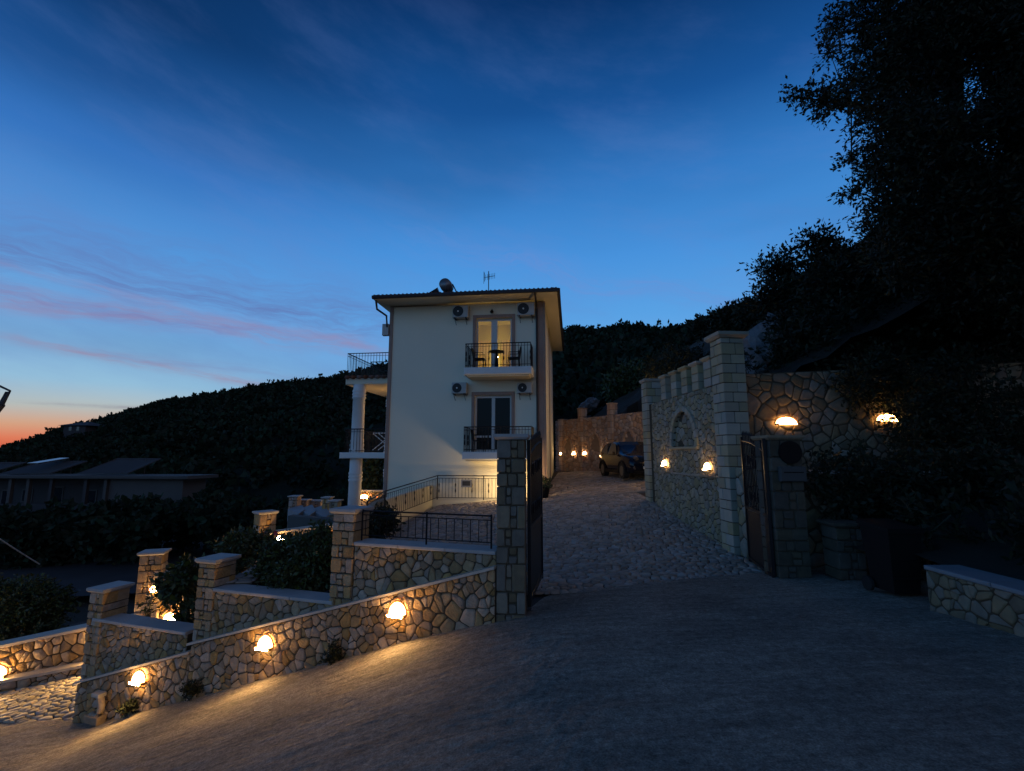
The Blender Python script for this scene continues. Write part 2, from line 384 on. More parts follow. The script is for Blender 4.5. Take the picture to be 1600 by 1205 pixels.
def stone_geo(mb, poly, W, gap, h, d0, rng, bul=1.04, inset=.10):
    cx = sum(p[0] for p in poly) / len(poly); cy = sum(p[1] for p in poly) / len(poly)
    q = []; gk = rng.uniform(.75, 1.6)
    for p in poly:
        dx, dy = p[0] - cx, p[1] - cy; l = math.hypot(dx, dy) or 1; k = max(.3, (l - gap * 1.25 * gk) / l); q.append((cx + dx * k, cy + dy * k))
    r = []
    for i in range(len(q)):                             # cut the corners
        a, b = q[i], q[(i + 1) % len(q)]
        if math.hypot(a[0] - b[0], a[1] - b[1]) < gap * 1.2:
            r.append(((a[0] + b[0]) / 2, (a[1] + b[1]) / 2)); continue
        for t in (.13, .87): r.append((a[0] + (b[0] - a[0]) * t, a[1] + (b[1] - a[1]) * t))
    r = [(p[0] + rng.uniform(-.55, .55) * gap, p[1] + rng.uniform(-.55, .55) * gap) for p in r]
    n = len(r); hh = h * rng.uniform(.65, 1.25); tx, ty = rng.uniform(-.25, .25) * h, rng.uniform(-.25, .25) * h
    sc = max(max(abs(p[0] - cx), abs(p[1] - cy)) for p in r) or 1
    k = 1 - inset
    rg3 = [W(cx + (p[0] - cx) * .62, cy + (p[1] - cy) * .62, d0 + hh * 1.02 + .6 * (tx * (p[0] - cx) + ty * (p[1] - cy)) / sc + rng.uniform(-.11, .11) * h) for p in r] if h < .03 else []
    vs = [W(p[0], p[1], d0) for p in r] + [W(cx + (p[0] - cx) * k, cy + (p[1] - cy) * k, d0 + hh + (tx * (p[0] - cx) + ty * (p[1] - cy)) / sc + rng.uniform(-.06, .06) * h) for p in r] + rg3 + [W(cx, cy, d0 + hh * bul)]
    fs = [(i, (i + 1) % n, n + (i + 1) % n, n + i) for i in range(n)]
    if rg3: fs += [(n + i, n + (i + 1) % n, 2 * n + (i + 1) % n, 2 * n + i) for i in range(n)] + [tuple([2 * n + i, 2 * n + (i + 1) % n, 3 * n]) for i in range(n)]
    else: fs += [(n + i, n + (i + 1) % n, 2 * n) for i in range(n)]
    mb.add(vs, fs)
def rubble(parent, W, outline, sx_, sy_, m='stone', gap=.008, h=.035, d0=0.0, rng=None, nmax=300, name='stone', extra=(), keep=None, key=None, drop=.26, jit=.5, bul=1.04):
    rng = rng or random.Random(len(bpy.data.objects))
    cells = voronoi(outline, sx_, sy_, rng, extra=extra, drop=drop, jit=jit)
    if keep: cells = [c for c in cells if keep(c[1])]
    if key: cells.sort(key=lambda c: key(c[1]))
    rest = MB()
    for i, (poly, p, ar) in enumerate(cells):
        if i < nmax:
            mb = MB(); stone_geo(mb, poly, W, gap, h, d0, rng, bul); mb.make(name, m, parent, smooth=True)
        else: stone_geo(rest, poly, W, gap, h, d0, rng, bul)
    if rest.v: rest.make('small_' + name + '_mass', m, parent, smooth=True, kind='stuff')
    return len(cells)

# ------------------------------------------------------------------ ground shapes
def sstep(t): t = min(1, max(0, t)); return t * t * (3 - 2 * t)
def h_street(X, Y):
    if X < -7: hx = -2.31 + .15 * (X + 7)
    elif X < 0: hx = .33 * X * (1 if X < -1.2 else (1 - .35 * (1 + X / 1.2)) ) + (0 if X < -1.2 else 0)
    hx = .035 * X - .295 * .45 * math.log1p(math.exp(-max(-7, X) / .45)) if X > -7 else hx
    return -1.6 + hx - .069 * Y
YS = [(6, -2.05), (8, -2.12), (10.5, -2.06), (13, -1.78), (15.2, -1.44), (17, -1.32), (19, -1.28), (21, -1.1), (24, -.98), (28, -.82), (40, -.3)]
def h_drive(X, Y):
    b = YS[-1][1]
    for (a0_, z0_), (a1_, z1_) in zip(YS, YS[1:]):
        if Y < a1_: b = z0_ + (z1_ - z0_) * max(0, (Y - a0_)) / (a1_ - a0_); break
    t = min(1, max(0, (Y - 8) / 7)) * .105
    x_ = X - 4.4
    z_ = b + t * max(x_, -7.3)
    if X < -2.9: z_ += .36 * (X + 2.9)
    return z_
def smoothish(X, Y, s=.02, f=1.3): return s * noise.noise(Vector((X * f, Y * f, 3.1))) + s * .4 * noise.noise(Vector((X * f * 4, Y * f * 4, 9)))
def grid_mesh(name, m, xs, ys, fn, kind='structure', smooth=True, keep=None, label=None):
    mb = MB(); nx, ny = len(xs), len(ys(xs[0])) if callable(ys) else len(ys)
    for X in xs:
        for Y in (ys(X) if callable(ys) else ys): mb.v.append((X, Y, fn(X, Y)))
    for i in range(nx - 1):
        for j in range(ny - 1):
            f = (i * ny + j, (i + 1) * ny + j, (i + 1) * ny + j + 1, i * ny + j + 1)
            if keep is None or keep((xs[i] + xs[i + 1]) / 2, mb.v[f[0]][1]): mb.f.append(f)
    return mb.make(name, m, None, smooth=smooth, kind=kind)
def lsp(a, b, n): return [a + (b - a) * i / (n - 1) for i in range(n)]

# front street wall line and gate line
FW = Fr((-7.45, 8.9), (-.227, 6.6))
def y_line(X):
    if X < -.2: return 6.6 + (-.2 - X) * .3184 + .12
    return 6.72 + (X + .2) * .26 + .75 * sstep((X - .1) / .5)
def dent(X, Y): return .014 * noise.noise(Vector((X * .5, Y * 1.4, 1))) + .010 * noise.noise(Vector((X * 1.7 + Y * .5, Y * 3.4, 5))) + .007 * noise.noise(Vector((X * 15, Y * 19, 7))) + .009 * noise.noise(Vector((X * 7, Y * 9, 2)))
grid_mesh('street', 'gravel', lsp(-22, 16, 520), lambda X: [(-5 + (y_line(X) + 5) * (i / 259.0) ** .75) for i in range(260)], lambda X, Y: h_street(X, Y) + dent(X, Y))

# ------------------------------------------------------------------ driveway of cobbles through the gate
drive = grid_mesh('driveway', 'joint', lsp(.0, 9.8, 40), lambda X: lsp(6.9, 30, 60), lambda X, Y: h_drive(X, Y) - .035 - (.02 if Y < 8 else 0))
drive.name = 'driveway'
ORG[drive.name] = Vector((0, 0, 0))
def Wg(a, b, d): return Vector((a, b, h_drive(a, b) + d))
def yb(X): return 7.55 + .09 * X
outl = [(.1, 7.6), (4.75, 8.0), (4.62, 12), (4.35, 16.9), (.25, 16.9)]
rubble(drive, Wg, outl, .21, .125, 'cobble', .008, .03, -.02, random.Random(5), 300, 'cobble', key=lambda p: p[1] * 1.0, drop=.08, jit=.3, bul=1.1)
outl = [(-.2, 17.25), (9.6, 17.25), (9.6, 24.2), (2.6, 27.2), (1.2, 19)]
dn = rubble(drive, Wg, outl, .26, .2, 'cobble', .010, .03, -.02, random.Random(6), 0, 'cobble', drop=.08, jit=.3)
mb = MB()
for i in range(14):
    a, b_ = -.4 + i * .72, -.4 + (i + 1) * .72 - .012
    mb.prism([Wg(a, 16.93, .02), Wg(b_, 16.93, .02), Wg(b_, 17.24, .02), Wg(a, 17.24, .02)], [Wg(a, 16.93, -.05), Wg(b_, 16.93, -.05), Wg(b_, 17.24, -.05), Wg(a, 17.24, -.05)])
mb.make('kerb_band', 'concrete', drive)

# plaza of setts left of the driveway
plaza = grid_mesh('plaza', 'joint', lsp(-6.2, .15, 30), lambda X: lsp(y_line(min(X, 0)) + .35, 19.6, 50), lambda X, Y: h_drive(X, Y) - .04)
outl = [(-5.0, 10.2), (.15, 9.2), (.15, 18.9), (-2.9, 19.3), (-4.2, 18.0), (-5.4, 14.0)]
rubble(plaza, Wg, outl, .22, .15, 'cobble', .010, .035, -.02, random.Random(8), 0, 'cobble', drop=.08, jit=.3)

# ------------------------------------------------------------------ wall lamp (one kind, copied)
def make_lamp(glow, label, group):
    t = thing('wall_lamp', label, 'wall lamp', (0, 0, 0), 0, group)
    mb = MB(); n, k = 12, 6; rx, ry, rz_ = .125, .085, .145
    vs = [(rx * math.cos(PI * i / n) * math.cos(PI / 2 * j / k), -.02 - ry * math.sin(PI / 2 * j / k) * max(.25, math.sin(PI * i / n)) , rz_ * math.sin(PI * i / n) * math.cos(PI / 2 * j / k)) for i in range(n + 1) for j in range(k + 1)]
    # quarter dome: rows run from the left foot over the crown to the right foot
    fs = [(i * (k + 1) + j, i * (k + 1) + j + 1, (i + 1) * (k + 1) + j + 1, (i + 1) * (k + 1) + j) for i in range(n) for j in range(k)]
    vs2 = []
    for i in range(n + 1):
        th = PI * i / n
        for j in range(k + 1):
            ph = PI / 2 * j / k
            vs2.append((rx * math.cos(th) * math.cos(ph) if True else 0, -.015 - ry * math.sin(ph), rz_ * math.sin(th) * math.cos(ph) if False else rz_ * math.sin(th) * (math.cos(ph) ** .8)))
    MB().add(vs2, fs).make('glass_dome', glow, t, smooth=True, world=False)
    mb = MB().box((0, -.046, -.018), .28, .088, .032); mb.make('ledge', 'terracotta', t, world=False)
    mb = MB()
    MB().add([(-.11, -.107, -.002), (.11, -.107, -.002), (.11, -.093, -.034), (-.11, -.093, -.034)], [(0, 1, 2, 3)]).make('light_slot', 'slot' if glow == 'lamp' else 'slot_dim', t, world=False)  # extra glowing strip, added to throw a streak of light on the ground
    mb = MB()
    pts = [((rx + .018) * math.cos(PI * i / 12), -.012, (rz_ + .018) * math.sin(PI * i / 12)) for i in range(13)]
    mb.tube(pts, .012, 5); mb.make('rim', 'terracotta', t, world=False)
    return t
lamp0 = None
def lamp(fr, px_, py_, label, group, d=.04, scale=None, glow='lamp'):
    global lamp0
    a, z_ = fr.px(px_, py_, d); loc = fr.W(a, z_, d)
    if lamp0 is None: lamp0 = {}
    if glow not in lamp0:
        t = make_lamp(glow, label, group); t.location = loc; t.rotation_euler = (0, 0, fr.rz)
        if scale: t.scale = scale
        lamp0[glow] = t; return t
    return dup(lamp0[glow], loc, fr.rz, label, group, scale or (1, 1, 1))

# ------------------------------------------------------------------ pillars
def pillar(fr, s0, w_, dep, zb, zt, label, style='rubble', d1=0.0, rng=None, m='stone', cap=.05, caph=.075, course=.22, name='stone_pillar', group=None, capm='coping'):
    """front face at d=d1, from s0 to s0+w_, depth dep backwards"""
    rng = rng or random.Random(int(abs(s0) * 977) + 3)
    t = thing(name, label, 'pillar', fr.W(s0 + w_ / 2, zb, d1 - dep / 2), 0, group)
    W = fr.W
    MB().fbox(W, s0 + .02, s0 + w_ - .02, zb, zt, d1 - dep + .02, d1 - .022).make('mortar_core', 'mortar', t)
    z_ = zb; i = 0
    while z_ < zt - .04:
        hgt = min(course * rng.uniform(.85, 1.15) if style == 'ashlar' else course * rng.uniform(.7, 1.5), zt - z_)
        if zt - z_ - hgt < course * .4: hgt = zt - z_
        g = .009
        if style == 'ashlar':
            f1 = (.62 if i % 2 else .36) + rng.uniform(-.04, .04); f2 = (.4 if i % 2 else .62)
            for a, b_ in ((0, f1), (f1, 1)):
                for c, e in ((0, f2), (f2, 1)):
                    if b_ == 1 and c > 0 and False: continue
                    MB().fbox(W, s0 + a * w_ + (g if a else 0), s0 + b_ * w_ - (g if b_ < 1 else 0), z_ + g, z_ + hgt - g, d1 - dep + (1 - e) * dep + (g if e < 1 else 0), d1 - dep + (1 - c) * dep - (g if c else 0) + rng.uniform(-.004, .004), .008).make('block', m, t)
        else:
            qa = w_ * (.42 if i % 2 else .27) * rng.uniform(.85, 1.2); qb = w_ * (.27 if i % 2 else .42) * rng.uniform(.85, 1.2)
            if rng.random() < .22 and hgt < course: qa = w_ * .5; qb = w_ * .5
            jt = lambda: rng.uniform(-.011, .011)
            for (e0, e1, left) in ((s0, s0 + qa, 1), (s0 + w_ - qb, s0 + w_, 0)):
                b_ = MB().fbox(W, e0, e1, z_ + g, z_ + hgt - g, d1 - dep * (1 if left else rng.uniform(.45, 1)), d1 - .008)
                pl = [(e0 + (0 if left else jt()), z_ + g + jt() * .4), (e1 + (jt() if left else 0), z_ + g + jt() * .4), (e1 + (jt() if left else 0), z_ + hgt - g + jt() * .4), (e0 + (0 if left else jt()), z_ + hgt - g + jt() * .4)]
                stone_geo(b_, pl, W, .001, .016, d1 - .008, rng, 1.05, .07); b_.make('block', m, t)
            mid = w_ - qa - qb
            if mid > .05:
                kk = 1 if hgt < course * .75 else 2
                for q in range(kk):
                    q0, q1, z0_, z1_ = s0 + qa + g, s0 + w_ - qb - g, z_ + g + q * hgt / kk, z_ + (q + 1) * hgt / kk - g
                    b_ = MB(); stone_geo(b_, [(q0 + jt(), z0_ + jt() * .5), (q1 + jt(), z0_ + jt() * .5), (q1 + jt(), z1_ + jt() * .5), (q0 + jt(), z1_ + jt() * .5)], W, .003, .022, d1 - .02, rng, 1.1, .1); b_.make('block', m, t)
            # far half of the side faces
            MB().fbox(W, s0 + .003, s0 + w_ - .004, z_ + g, z_ + hgt - g, d1 - dep, d1 - dep * .52, 0).make('block', m, t)
        z_ += hgt; i += 1
    mb = MB(); c = cap
    lo = [W(s0 - c * .4, zt, d1 + c * .4), W(s0 + w_ + c * .4, zt, d1 + c * .4), W(s0 + w_ + c * .4, zt, d1 - dep - c * .4), W(s0 - c * .4, zt, d1 - dep - c * .4)]
    mid = [W(s0 - c, zt + caph * .45, d1 + c), W(s0 + w_ + c, zt + caph * .45, d1 + c), W(s0 + w_ + c, zt + caph * .45, d1 - dep - c), W(s0 - c, zt + caph * .45, d1 - dep - c)]
    top = [Vector((p.x, p.y, zt + caph)) for p in mid]
    vs = lo + mid + top; fs = [(3, 2, 1, 0), (8, 9, 10, 11)]
    for k in range(4):
        j = (k + 1) % 4; fs += [(k, j, 4 + j, 4 + k), (4 + k, 4 + j, 8 + j, 8 + k)]
    mb.add(vs, fs).make('capstone', capm, t)
    return t

# ------------------------------------------------------------------ street wall (sloping) and stepped terrace walls behind it
def wallthing(name, label, fr, s, zb, cat='stone wall', group=None): return thing(name, label, cat, fr.W(s, zb, 0), 0, group)
def poly_core(fr, outline, d0, d1, parent, m='mortar'):
    if area(outline) < 0: outline = outline[::-1]
    MB().prism([fr.W(a, b, d1) for a, b in outline], [fr.W(a, b, d0) for a, b in outline]).make('mortar_core', m, parent)
def gz(fr, s, d=0): p = fr.W(s, 0, d); return h_street(p.x, p.y)
segs = [((300, 1005), (774, 885), 'upper run of the rubble wall along the sloping street, two lamps in it, up to the gate pillar'),
        ((122, 1066), (299, 1017), 'lower run of the rubble wall along the street, one lamp and a round water spout at its end')]
for (pa, pb, lab) in segs:
    a, za = FW.px(*pa); b, zb_ = FW.px(*pb)
    t = wallthing('street_wall', lab, FW, (a + b) / 2, gz(FW, (a + b) / 2))
    out = [(a, gz(FW, a) - .25), (b, gz(FW, b) - .25), (b, zb_ - .03), (a, za - .03)]
    poly_core(FW, out, -.30, .0, t)
    rubble(t, FW.W, out, .158, .096, 'stone', .0055, .025, -.005, random.Random(int(abs(a) * 50) + 11), 300)
    mb = MB(); e = .0
    mb.prism([FW.W(a - .05, za + .005, .055), FW.W(b, zb_ + .005, .055), FW.W(b, zb_ + .005, -.1), FW.W(a - .05, za + .005, -.1)],
             [FW.W(a - .05, za - .03, .055), FW.W(b, zb_ - .03, .055), FW.W(b, zb_ - .03, -.1), FW.W(a - .05, za - .03, -.1)])
    mb.make('coping', 'coping_lit', t)
BK = -.09                                               # the upper walls stand back from the street wall
def upper_wall(pl, pr, zc, lab, low, seed, rail=False):
    a = FW.px(pl, 900, BK)[0]; b = FW.px(pr, 900, BK)[0]
    t = wallthing('terrace_wall', lab, FW, (a + b) / 2, zc - .6)
    out = [(a, low[0]), (b, low[1]), (b, zc - .05), (a, zc - .05)]
    poly_core(FW, out, -.34, BK, t)
    rubble(t, FW.W, out, .158, .096, 'stone', .0055, .025, BK - .005, random.Random(seed), 300)
    mb = MB(); n = 3
    for i in range(n):
        s0, s1 = a + (b - a) * i / n + .002, a + (b - a) * (i + 1) / n - .003
        MB().fbox(FW.W, s0, s1, zc - .05, zc, -.40, BK + .05, .008).make('coping_slab', 'coping', t)
    return t, a, b
w1, w1a, w1b = upper_wall(553, 776, -1.30, 'rubble wall with pale coping under the low iron fence beside the gate pillar', (-2.6, -1.9), 21)
w2, w2a, w2b = upper_wall(338, 524, -2.17, 'middle step of the terrace wall, dark shrubs growing behind its flat coping', (-3.3, -2.5), 22)
w3, w3a, w3b = upper_wall(156, 302, -2.90, 'lowest step of the terrace wall, its coping beside the leaning citrus shrub', (-4.2, -3.4), 23)
s1 = FW.px(519, 860, BK + .02)[0]; s2 = FW.px(305, 960, BK + .02)[0]; s3 = FW.px(134, 1000, BK + .02)[0]
pillar(FW, s1, .37, .40, -2.75, -.90, 'square rubble pillar at the left end of the low iron fence', d1=BK + .03, course=.17)
pillar(FW, s2, .36, .40, -3.75, -1.80, 'square rubble pillar between the middle and lowest terrace steps', d1=BK + .03, course=.17)
pillar(FW, s3, .34, .44, -4.75, -2.47, 'square rubble pillar at the lower corner by the cobbled side entrance', d1=BK + .03, course=.17)
lamp(FW, 622, 958, 'wall lamp glowing in the street wall just left of the gate pillar', 'lamps along the street wall')
lamp(FW, 416, 1009, 'middle wall lamp of the three in the sloping street wall', 'lamps along the street wall')
lamp(FW, 219, 1063, 'wall lamp low in the street wall nearest the round water spout', 'lamps along the street wall')
# round spout at the lower end of the wall
a, z_ = FW.px(150, 1103, .1)
t = thing('water_spout', 'curved stone water spout standing at the foot of the lowest wall corner', 'spout', FW.W(a, z_ - .25, .1))
mb = MB(); pts = [FW.W(a + .13 * math.cos(q), z_ + .0 + .17 * math.sin(q), .1) for q in [PI * .42 - PI * 1.15 * i / 12 for i in range(13)]]
mb.tube(pts, [.05] * 13, 8); mb.make('ring', 'stone', t, smooth=True)
MB().fbox(FW.W, a - .06, a + .12, z_ + .15, z_ + .21, .03, .16, .01).make('lip', 'coping_lit', t)
MB().fbox(FW.W, a - .16, a + .16, z_ - .26, z_ - .14, .03, .17, .01).make('foot', 'stone', t)
# weeds along the foot of the wall

# ------------------------------------------------------------------ railings
def railing(parent, pts, hgt, spacing, rail_r=.018, bar_r=.008, mid=None, orn=4, posts=True, m='iron', base=.08, ring=False):
    pts = [Vector(p) for p in pts]
    MB().tube([p + Vector((0, 0, hgt)) for p in pts], rail_r, 6).make('top_rail', m, parent)
    MB().tube([p + Vector((0, 0, base)) for p in pts], rail_r * .6, 5).make('bottom_rail', m, parent)
    if mid: MB().tube([p + Vector((0, 0, mid)) for p in pts], rail_r * .55, 5).make('middle_rail', m, parent)
    proot = parent
    while proot.parent: proot = proot.parent
    o0 = ORG.get(proot.name, Vector((0, 0, 0)))
    bar = MB().tube([(0, 0, base), (0, 0, (mid or hgt))], bar_r, 4, cap=False).make('baluster', m, parent, world=False); first = True
    orno = None; k = 0
    for p, q in zip(pts, pts[1:]):
        n = max(1, int((q - p).length / spacing))
        for i in range(n):
            c = p.lerp(q, (i + .5) / n) - o0
            if first: bar.location = c; first = False
            else: inst(bar, 'baluster', parent, c)
            if orn and k % orn == orn // 2:
                if orno is None:
                    hh = (mid or hgt); zc = (hh + base) / 2; hw = (hh - base) * .30
                    orno = MB().lathe((0, 0, zc), [(.004, -hw), (.028, -hw * .55), (.012, 0), (.028, hw * .55), (.004, hw)], 6).make('ornament', m, parent, world=False); orno.location = c
                else: inst(orno, 'ornament', parent, c)
            k += 1
    if posts:
        pb = None
        for p in pts:
            if pb is None:
                pb = MB().tube([(0, 0, 0), (0, 0, hgt + .02)], rail_r * 1.1, 6).make('post', m, parent, world=False); pb.location = p - o0
            else: inst(pb, 'post', parent, p - o0)
t = thing('iron_fence', 'low black iron fence on the coping between rubble pillar and gate pillar', 'fence', FW.W(w1a, -1.3, -.2))
railing(t, [FW.W(w1a + .03, -1.3, -.2), FW.W((w1a + w1b) / 2, -1.3, -.2), FW.W(w1b - .12, -1.3, -.2)], .44, .112, .013, .006, .38, 0, True)

# ------------------------------------------------------------------ gate
GL = Fr((-.227, 6.62), (.20, 6.58)); a = GL.px(776, 800)[0]
gpl = pillar(GL, a, .385, .40, -2.45, .20, 'tall gate pillar of irregular blocks at the end of the street wall', d1=0, course=.25, m='stone_dark', name='gate_pillar', group='gate pillars')
GRf = Fr((4.30, 8.02), (4.85, 8.02))
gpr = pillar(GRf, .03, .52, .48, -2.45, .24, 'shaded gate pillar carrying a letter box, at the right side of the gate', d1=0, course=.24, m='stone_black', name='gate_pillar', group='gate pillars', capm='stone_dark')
def gate_leaf(p0, p1, zb, zt, label):
    fr = Fr(p0, p1); Ln = fr.len
    t = thing('gate_leaf', label, 'gate', fr.W(0, zb, 0), 0, 'open iron gate leaves')
    m = 'iron'
    MB().fbox(fr.W, 0, .05, zb, zt - .1, -.025, .025).make('stile', m, t)
    MB().fbox(fr.W, Ln - .05, Ln, zb, zt - .02, -.025, .025).make('stile', m, t)
    MB().fbox(fr.W, .05, Ln - .05, zb + .04, zb + .09, -.02, .02).make('bottom_rail', m, t)
    MB().fbox(fr.W, .05, Ln - .05, zb + 1.0, zb + 1.05, -.02, .02).make('middle_rail', m, t)
    MB().fbox(fr.W, .05, Ln - .05, zb + .1, zb + .98, -.006, .006).make('sheet_panel', m, t)
    pts = [fr.W(Ln * i / 12, zt - .32 + .22 * math.sin(PI / 2 * i / 12), 0) for i in range(13)]
    MB().tube(pts, .02, 6).make('curved_rail', m, t)
    n = int(Ln / .105)
    for i in range(1, n):
        s_ = Ln * i / n; zt2 = zt - .32 + .22 * math.sin(PI / 2 * i / n)
        MB().tube([fr.W(s_, zb + 1.05, 0), fr.W(s_, zt2 + .12, 0)], .011, 5).make('bar', m, t)
        MB().tube([fr.W(s_, zt2 + .12, 0), fr.W(s_, zt2 + .2, 0)], [.022, .002], 5).make('finial', m, t)
    for i in range(6):
        s_ = Ln * (i + .5) / 6
        pts = [fr.W(s_ + .075 * (1 - q / 20) * math.cos(q * .55), zt - .55 + .13 * (1 - q / 20) * math.sin(q * .55) + .10 * i / 6, .012) for q in range(18)]
        MB().tube(pts, .010, 4).make('scroll', m, t)
        pts = [fr.W(s_ + .06 * (1 - q / 20) * math.cos(q * .55), zb + 1.25 + .11 * (1 - q / 20) * math.sin(q * .55), .012) for q in range(18)]
        MB().tube(pts, .010, 4).make('scroll', m, t)
    return t
gate_leaf((.235, 6.78), (.50, 8.30), -2.05, .30, 'left iron gate leaf swung open beside the tall gate pillar')
gate_leaf((4.28, 8.10), (4.60, 9.55), -2.05, .36, 'right iron gate leaf swung open in front of the shaded letter box pillar')
# letter box on the shaded pillar
a, z1_ = GRf.px(1216, 752); b, z0_ = GRf.px(1254, 729)
t = thing('letter_box', 'pale metal letter box under a dark round plate on the shaded gate pillar', 'letter box', GRf.W((a + b) / 2, z1_, .03))
MB().fbox(GRf.W, a, b, z1_, z0_, .012, .10, .012).make('box', 'house_far', t)
MB().fbox(GRf.W, a + .05, b - .05, (z0_ + z1_) / 2 + .02, (z0_ + z1_) / 2 + .035, .10, .106).make('slot', 'black', t)
c_, zc_ = GRf.px(1233, 707); mb = MB()
c1 = [GRf.W(c_ + .19 * math.cos(q * PI / 12), zc_ + .19 * math.sin(q * PI / 12), .05) for q in range(24)]
c0 = [GRf.W(c_ + .19 * math.cos(q * PI / 12), zc_ + .19 * math.sin(q * PI / 12), .012) for q in range(24)]
mb.prism(c1, c0).make('round_plate', 'black', t)

# ------------------------------------------------------------------ tall wall with battlements right of the driveway
CW = Fr((4.37, 15.2), (4.70, 10.5))
ztop = 1.57
t = wallthing('battlement_wall', 'tall rubble wall with blind arch and block battlements along the right of the driveway', CW, CW.len / 2, -1.8)
Lw = CW.len
out = [(.35, -1.7), (Lw, -2.3), (Lw, ztop), (.35, ztop)]
poly_core(CW, [(0, -1.7), (Lw, -2.3), (Lw, ztop - .01), (0, ztop - .01)], -.45, -.07, t)
ac, zs = CW.px(1069, 698); aw0 = CW.px(1052, 690)[0]; aw1 = CW.px(1089, 690)[0]; zt_ = CW.px(1066, 643)[1]
ac = (aw0 + aw1) / 2; rx = (aw1 - aw0) / 2 ; rzv = zt_ - zs
def inarch(p, g=0): return p[1] > zs - g and (p[0] - ac) ** 2 / (rx + g) ** 2 + (max(0, p[1] - zs) ** 2) / (rzv + g) ** 2 < 1
ex = []
for q in range(17):
    th = PI * q / 16; c, s_ = math.cos(th), math.sin(th)
    ex += [(ac + (rx + .09) * c, zs + (rzv + .09) * s_), (ac + (rx - .09) * c, zs + (rzv - .09) * s_)]
for q in range(8):
    x_ = ac - rx + 2 * rx * (q + .5) / 8; ex += [(x_, zs - .09), (x_, zs + .09)]
# backing between core and face, with the arch recess left open
mb = MB(); K = 24
arc = [(ac + rx * math.cos(PI * q / K), zs + rzv * math.sin(PI * q / K)) for q in range(K + 1)]
for q in range(K):
    p, r_ = arc[q], arc[q + 1]
    mb.add([CW.W(p[0], p[1], 0), CW.W(r_[0], r_[1], 0), CW.W(r_[0], ztop - .01, 0), CW.W(p[0], ztop - .01, 0)], [(0, 3, 2, 1)])
    mb.add([CW.W(p[0], p[1], 0), CW.W(r_[0], r_[1], 0), CW.W(r_[0], r_[1], -.14), CW.W(p[0], p[1], -.14)], [(0, 1, 2, 3)])
for (q0, q1, e0, e1) in ((0, ac - rx, -2.3, ztop - .01), (ac + rx, Lw, -2.3, ztop - .01), (ac - rx, ac + rx, -2.3, zs)):
    mb.add([CW.W(q0, e0, 0), CW.W(q1, e0, 0), CW.W(q1, e1, 0), CW.W(q0, e1, 0)], [(0, 1, 2, 3)])
mb.make('mortar_face', 'mortar', t)
n_ = rubble(t, CW.W, out, .16, .125, 'stone_grey', .006, .024, -.008, random.Random(31), 300, extra=ex, keep=lambda p: not inarch(p))
rubble(t, CW.W, [(ac - rx, zs), (ac + rx, zs), (ac + rx, zs + rzv), (ac - rx, zs + rzv)], .2, .17, 'stone_grey', .007, .02, -.075, random.Random(32), 60, keep=lambda p: inarch(p, -.03))
for q in range(15):                                     # ring of voussoirs and sill
    t0, t1 = PI * q / 15 + .012, PI * (q + 1) / 15 - .012
    def A(th, g, d): return CW.W(ac + (rx + g) * math.cos(th), zs + (rzv + g) * math.sin(th), d)
    MB().prism([A(t0, 0, .06), A(t0, .13, .06), A(t1, .13, .06), A(t1, 0, .06)], [A(t0, 0, -.1), A(t0, .13, -.1), A(t1, .13, -.1), A(t1, 0, -.1)]).make('arch_stone', 'stone_pale', t)
MB().fbox(CW.W, ac - rx - .13, ac + rx + .13, zs - .07, zs, -.1, .08, .01).make('sill', 'stone_pale', t)
for q in range(10):
    MB().fbox(CW.W, .45 + (Lw - .45) * q / 10 + .004, .45 + (Lw - .45) * (q + 1) / 10 - .004, -.55, -.50, .0, .055, .01).make('ledge_slab', 'stone_grey', t)
for x_ in (1100, 1081, 1064, 1048, 1032):
    s_ = CW.px(x_, 585, .05)[0]
    zt2 = {1100: 2.27, 1081: 2.27, 1064: 2.27, 1048: 2.27, 1032: 2.27}[x_] - .08
    m_ = MB().fbox(CW.W, s_ - .03, s_ + .27, ztop - .01, zt2, -.38, .0).make('merlon', 'mortar', t)
    for i in range(3):
        z0_, z1_ = ztop + (zt2 - ztop) * i / 3, ztop + (zt2 - ztop) * (i + 1) / 3
        f = .55 if i % 2 else .4
        for d0, d1 in ((-.40, -.40 + .44 * f - .004), (-.40 + .44 * f + .004, .04)):
            MB().fbox(CW.W, s_ - .05, s_ + .29, z0_ + .006, z1_ - .006, d0, d1, .008).make('block', 'stone_pale', m_)
    vs = []
    for g, z2 in ((.0, zt2), (.055, zt2 + .05), (.055, zt2 + .09)):
        vs += [CW.W(s_ - .05 - g, z2, .04 + g), CW.W(s_ + .29 + g, z2, .04 + g), CW.W(s_ + .29 + g, z2, -.40 - g), CW.W(s_ - .05 - g, z2, -.40 - g)]
    fs = [(3, 2, 1, 0), (8, 9, 10, 11)]
    for k in range(4):
        j = (k + 1) % 4; fs += [(k, j, 4 + j, 4 + k), (4 + k, 4 + j, 8 + j, 8 + k)]
    MB().add(vs, fs).make('capstone', 'stone_pale', m_)
pillar(CW, Lw - .26, .50, .52, -2.4, 2.56, 'tallest pillar of squared pale blocks at the near end of the battlement wall', 'ashlar', d1=.09, m='stone_pale', course=.225, cap=.09, caph=.13, name='block_pillar', capm='stone_pale')
pillar(CW, -.28, .42, .5, -1.8, 2.30, 'slim pillar of squared blocks at the far end of the battlement wall', 'ashlar', d1=.09, m='stone_pale', course=.225, cap=.05, caph=.1, name='block_pillar', capm='stone_pale')
lamp(CW, 1040, 727, 'lamp in the battlement wall left of the blind arch, nearer the parked car', 'lamps in the battlement wall', .05, None, 'lamp_small')
lamp(CW, 1107, 733, 'lamp in the battlement wall right of the blind arch, beside the tallest pillar', 'lamps in the battlement wall', .05, None, 'lamp_small')

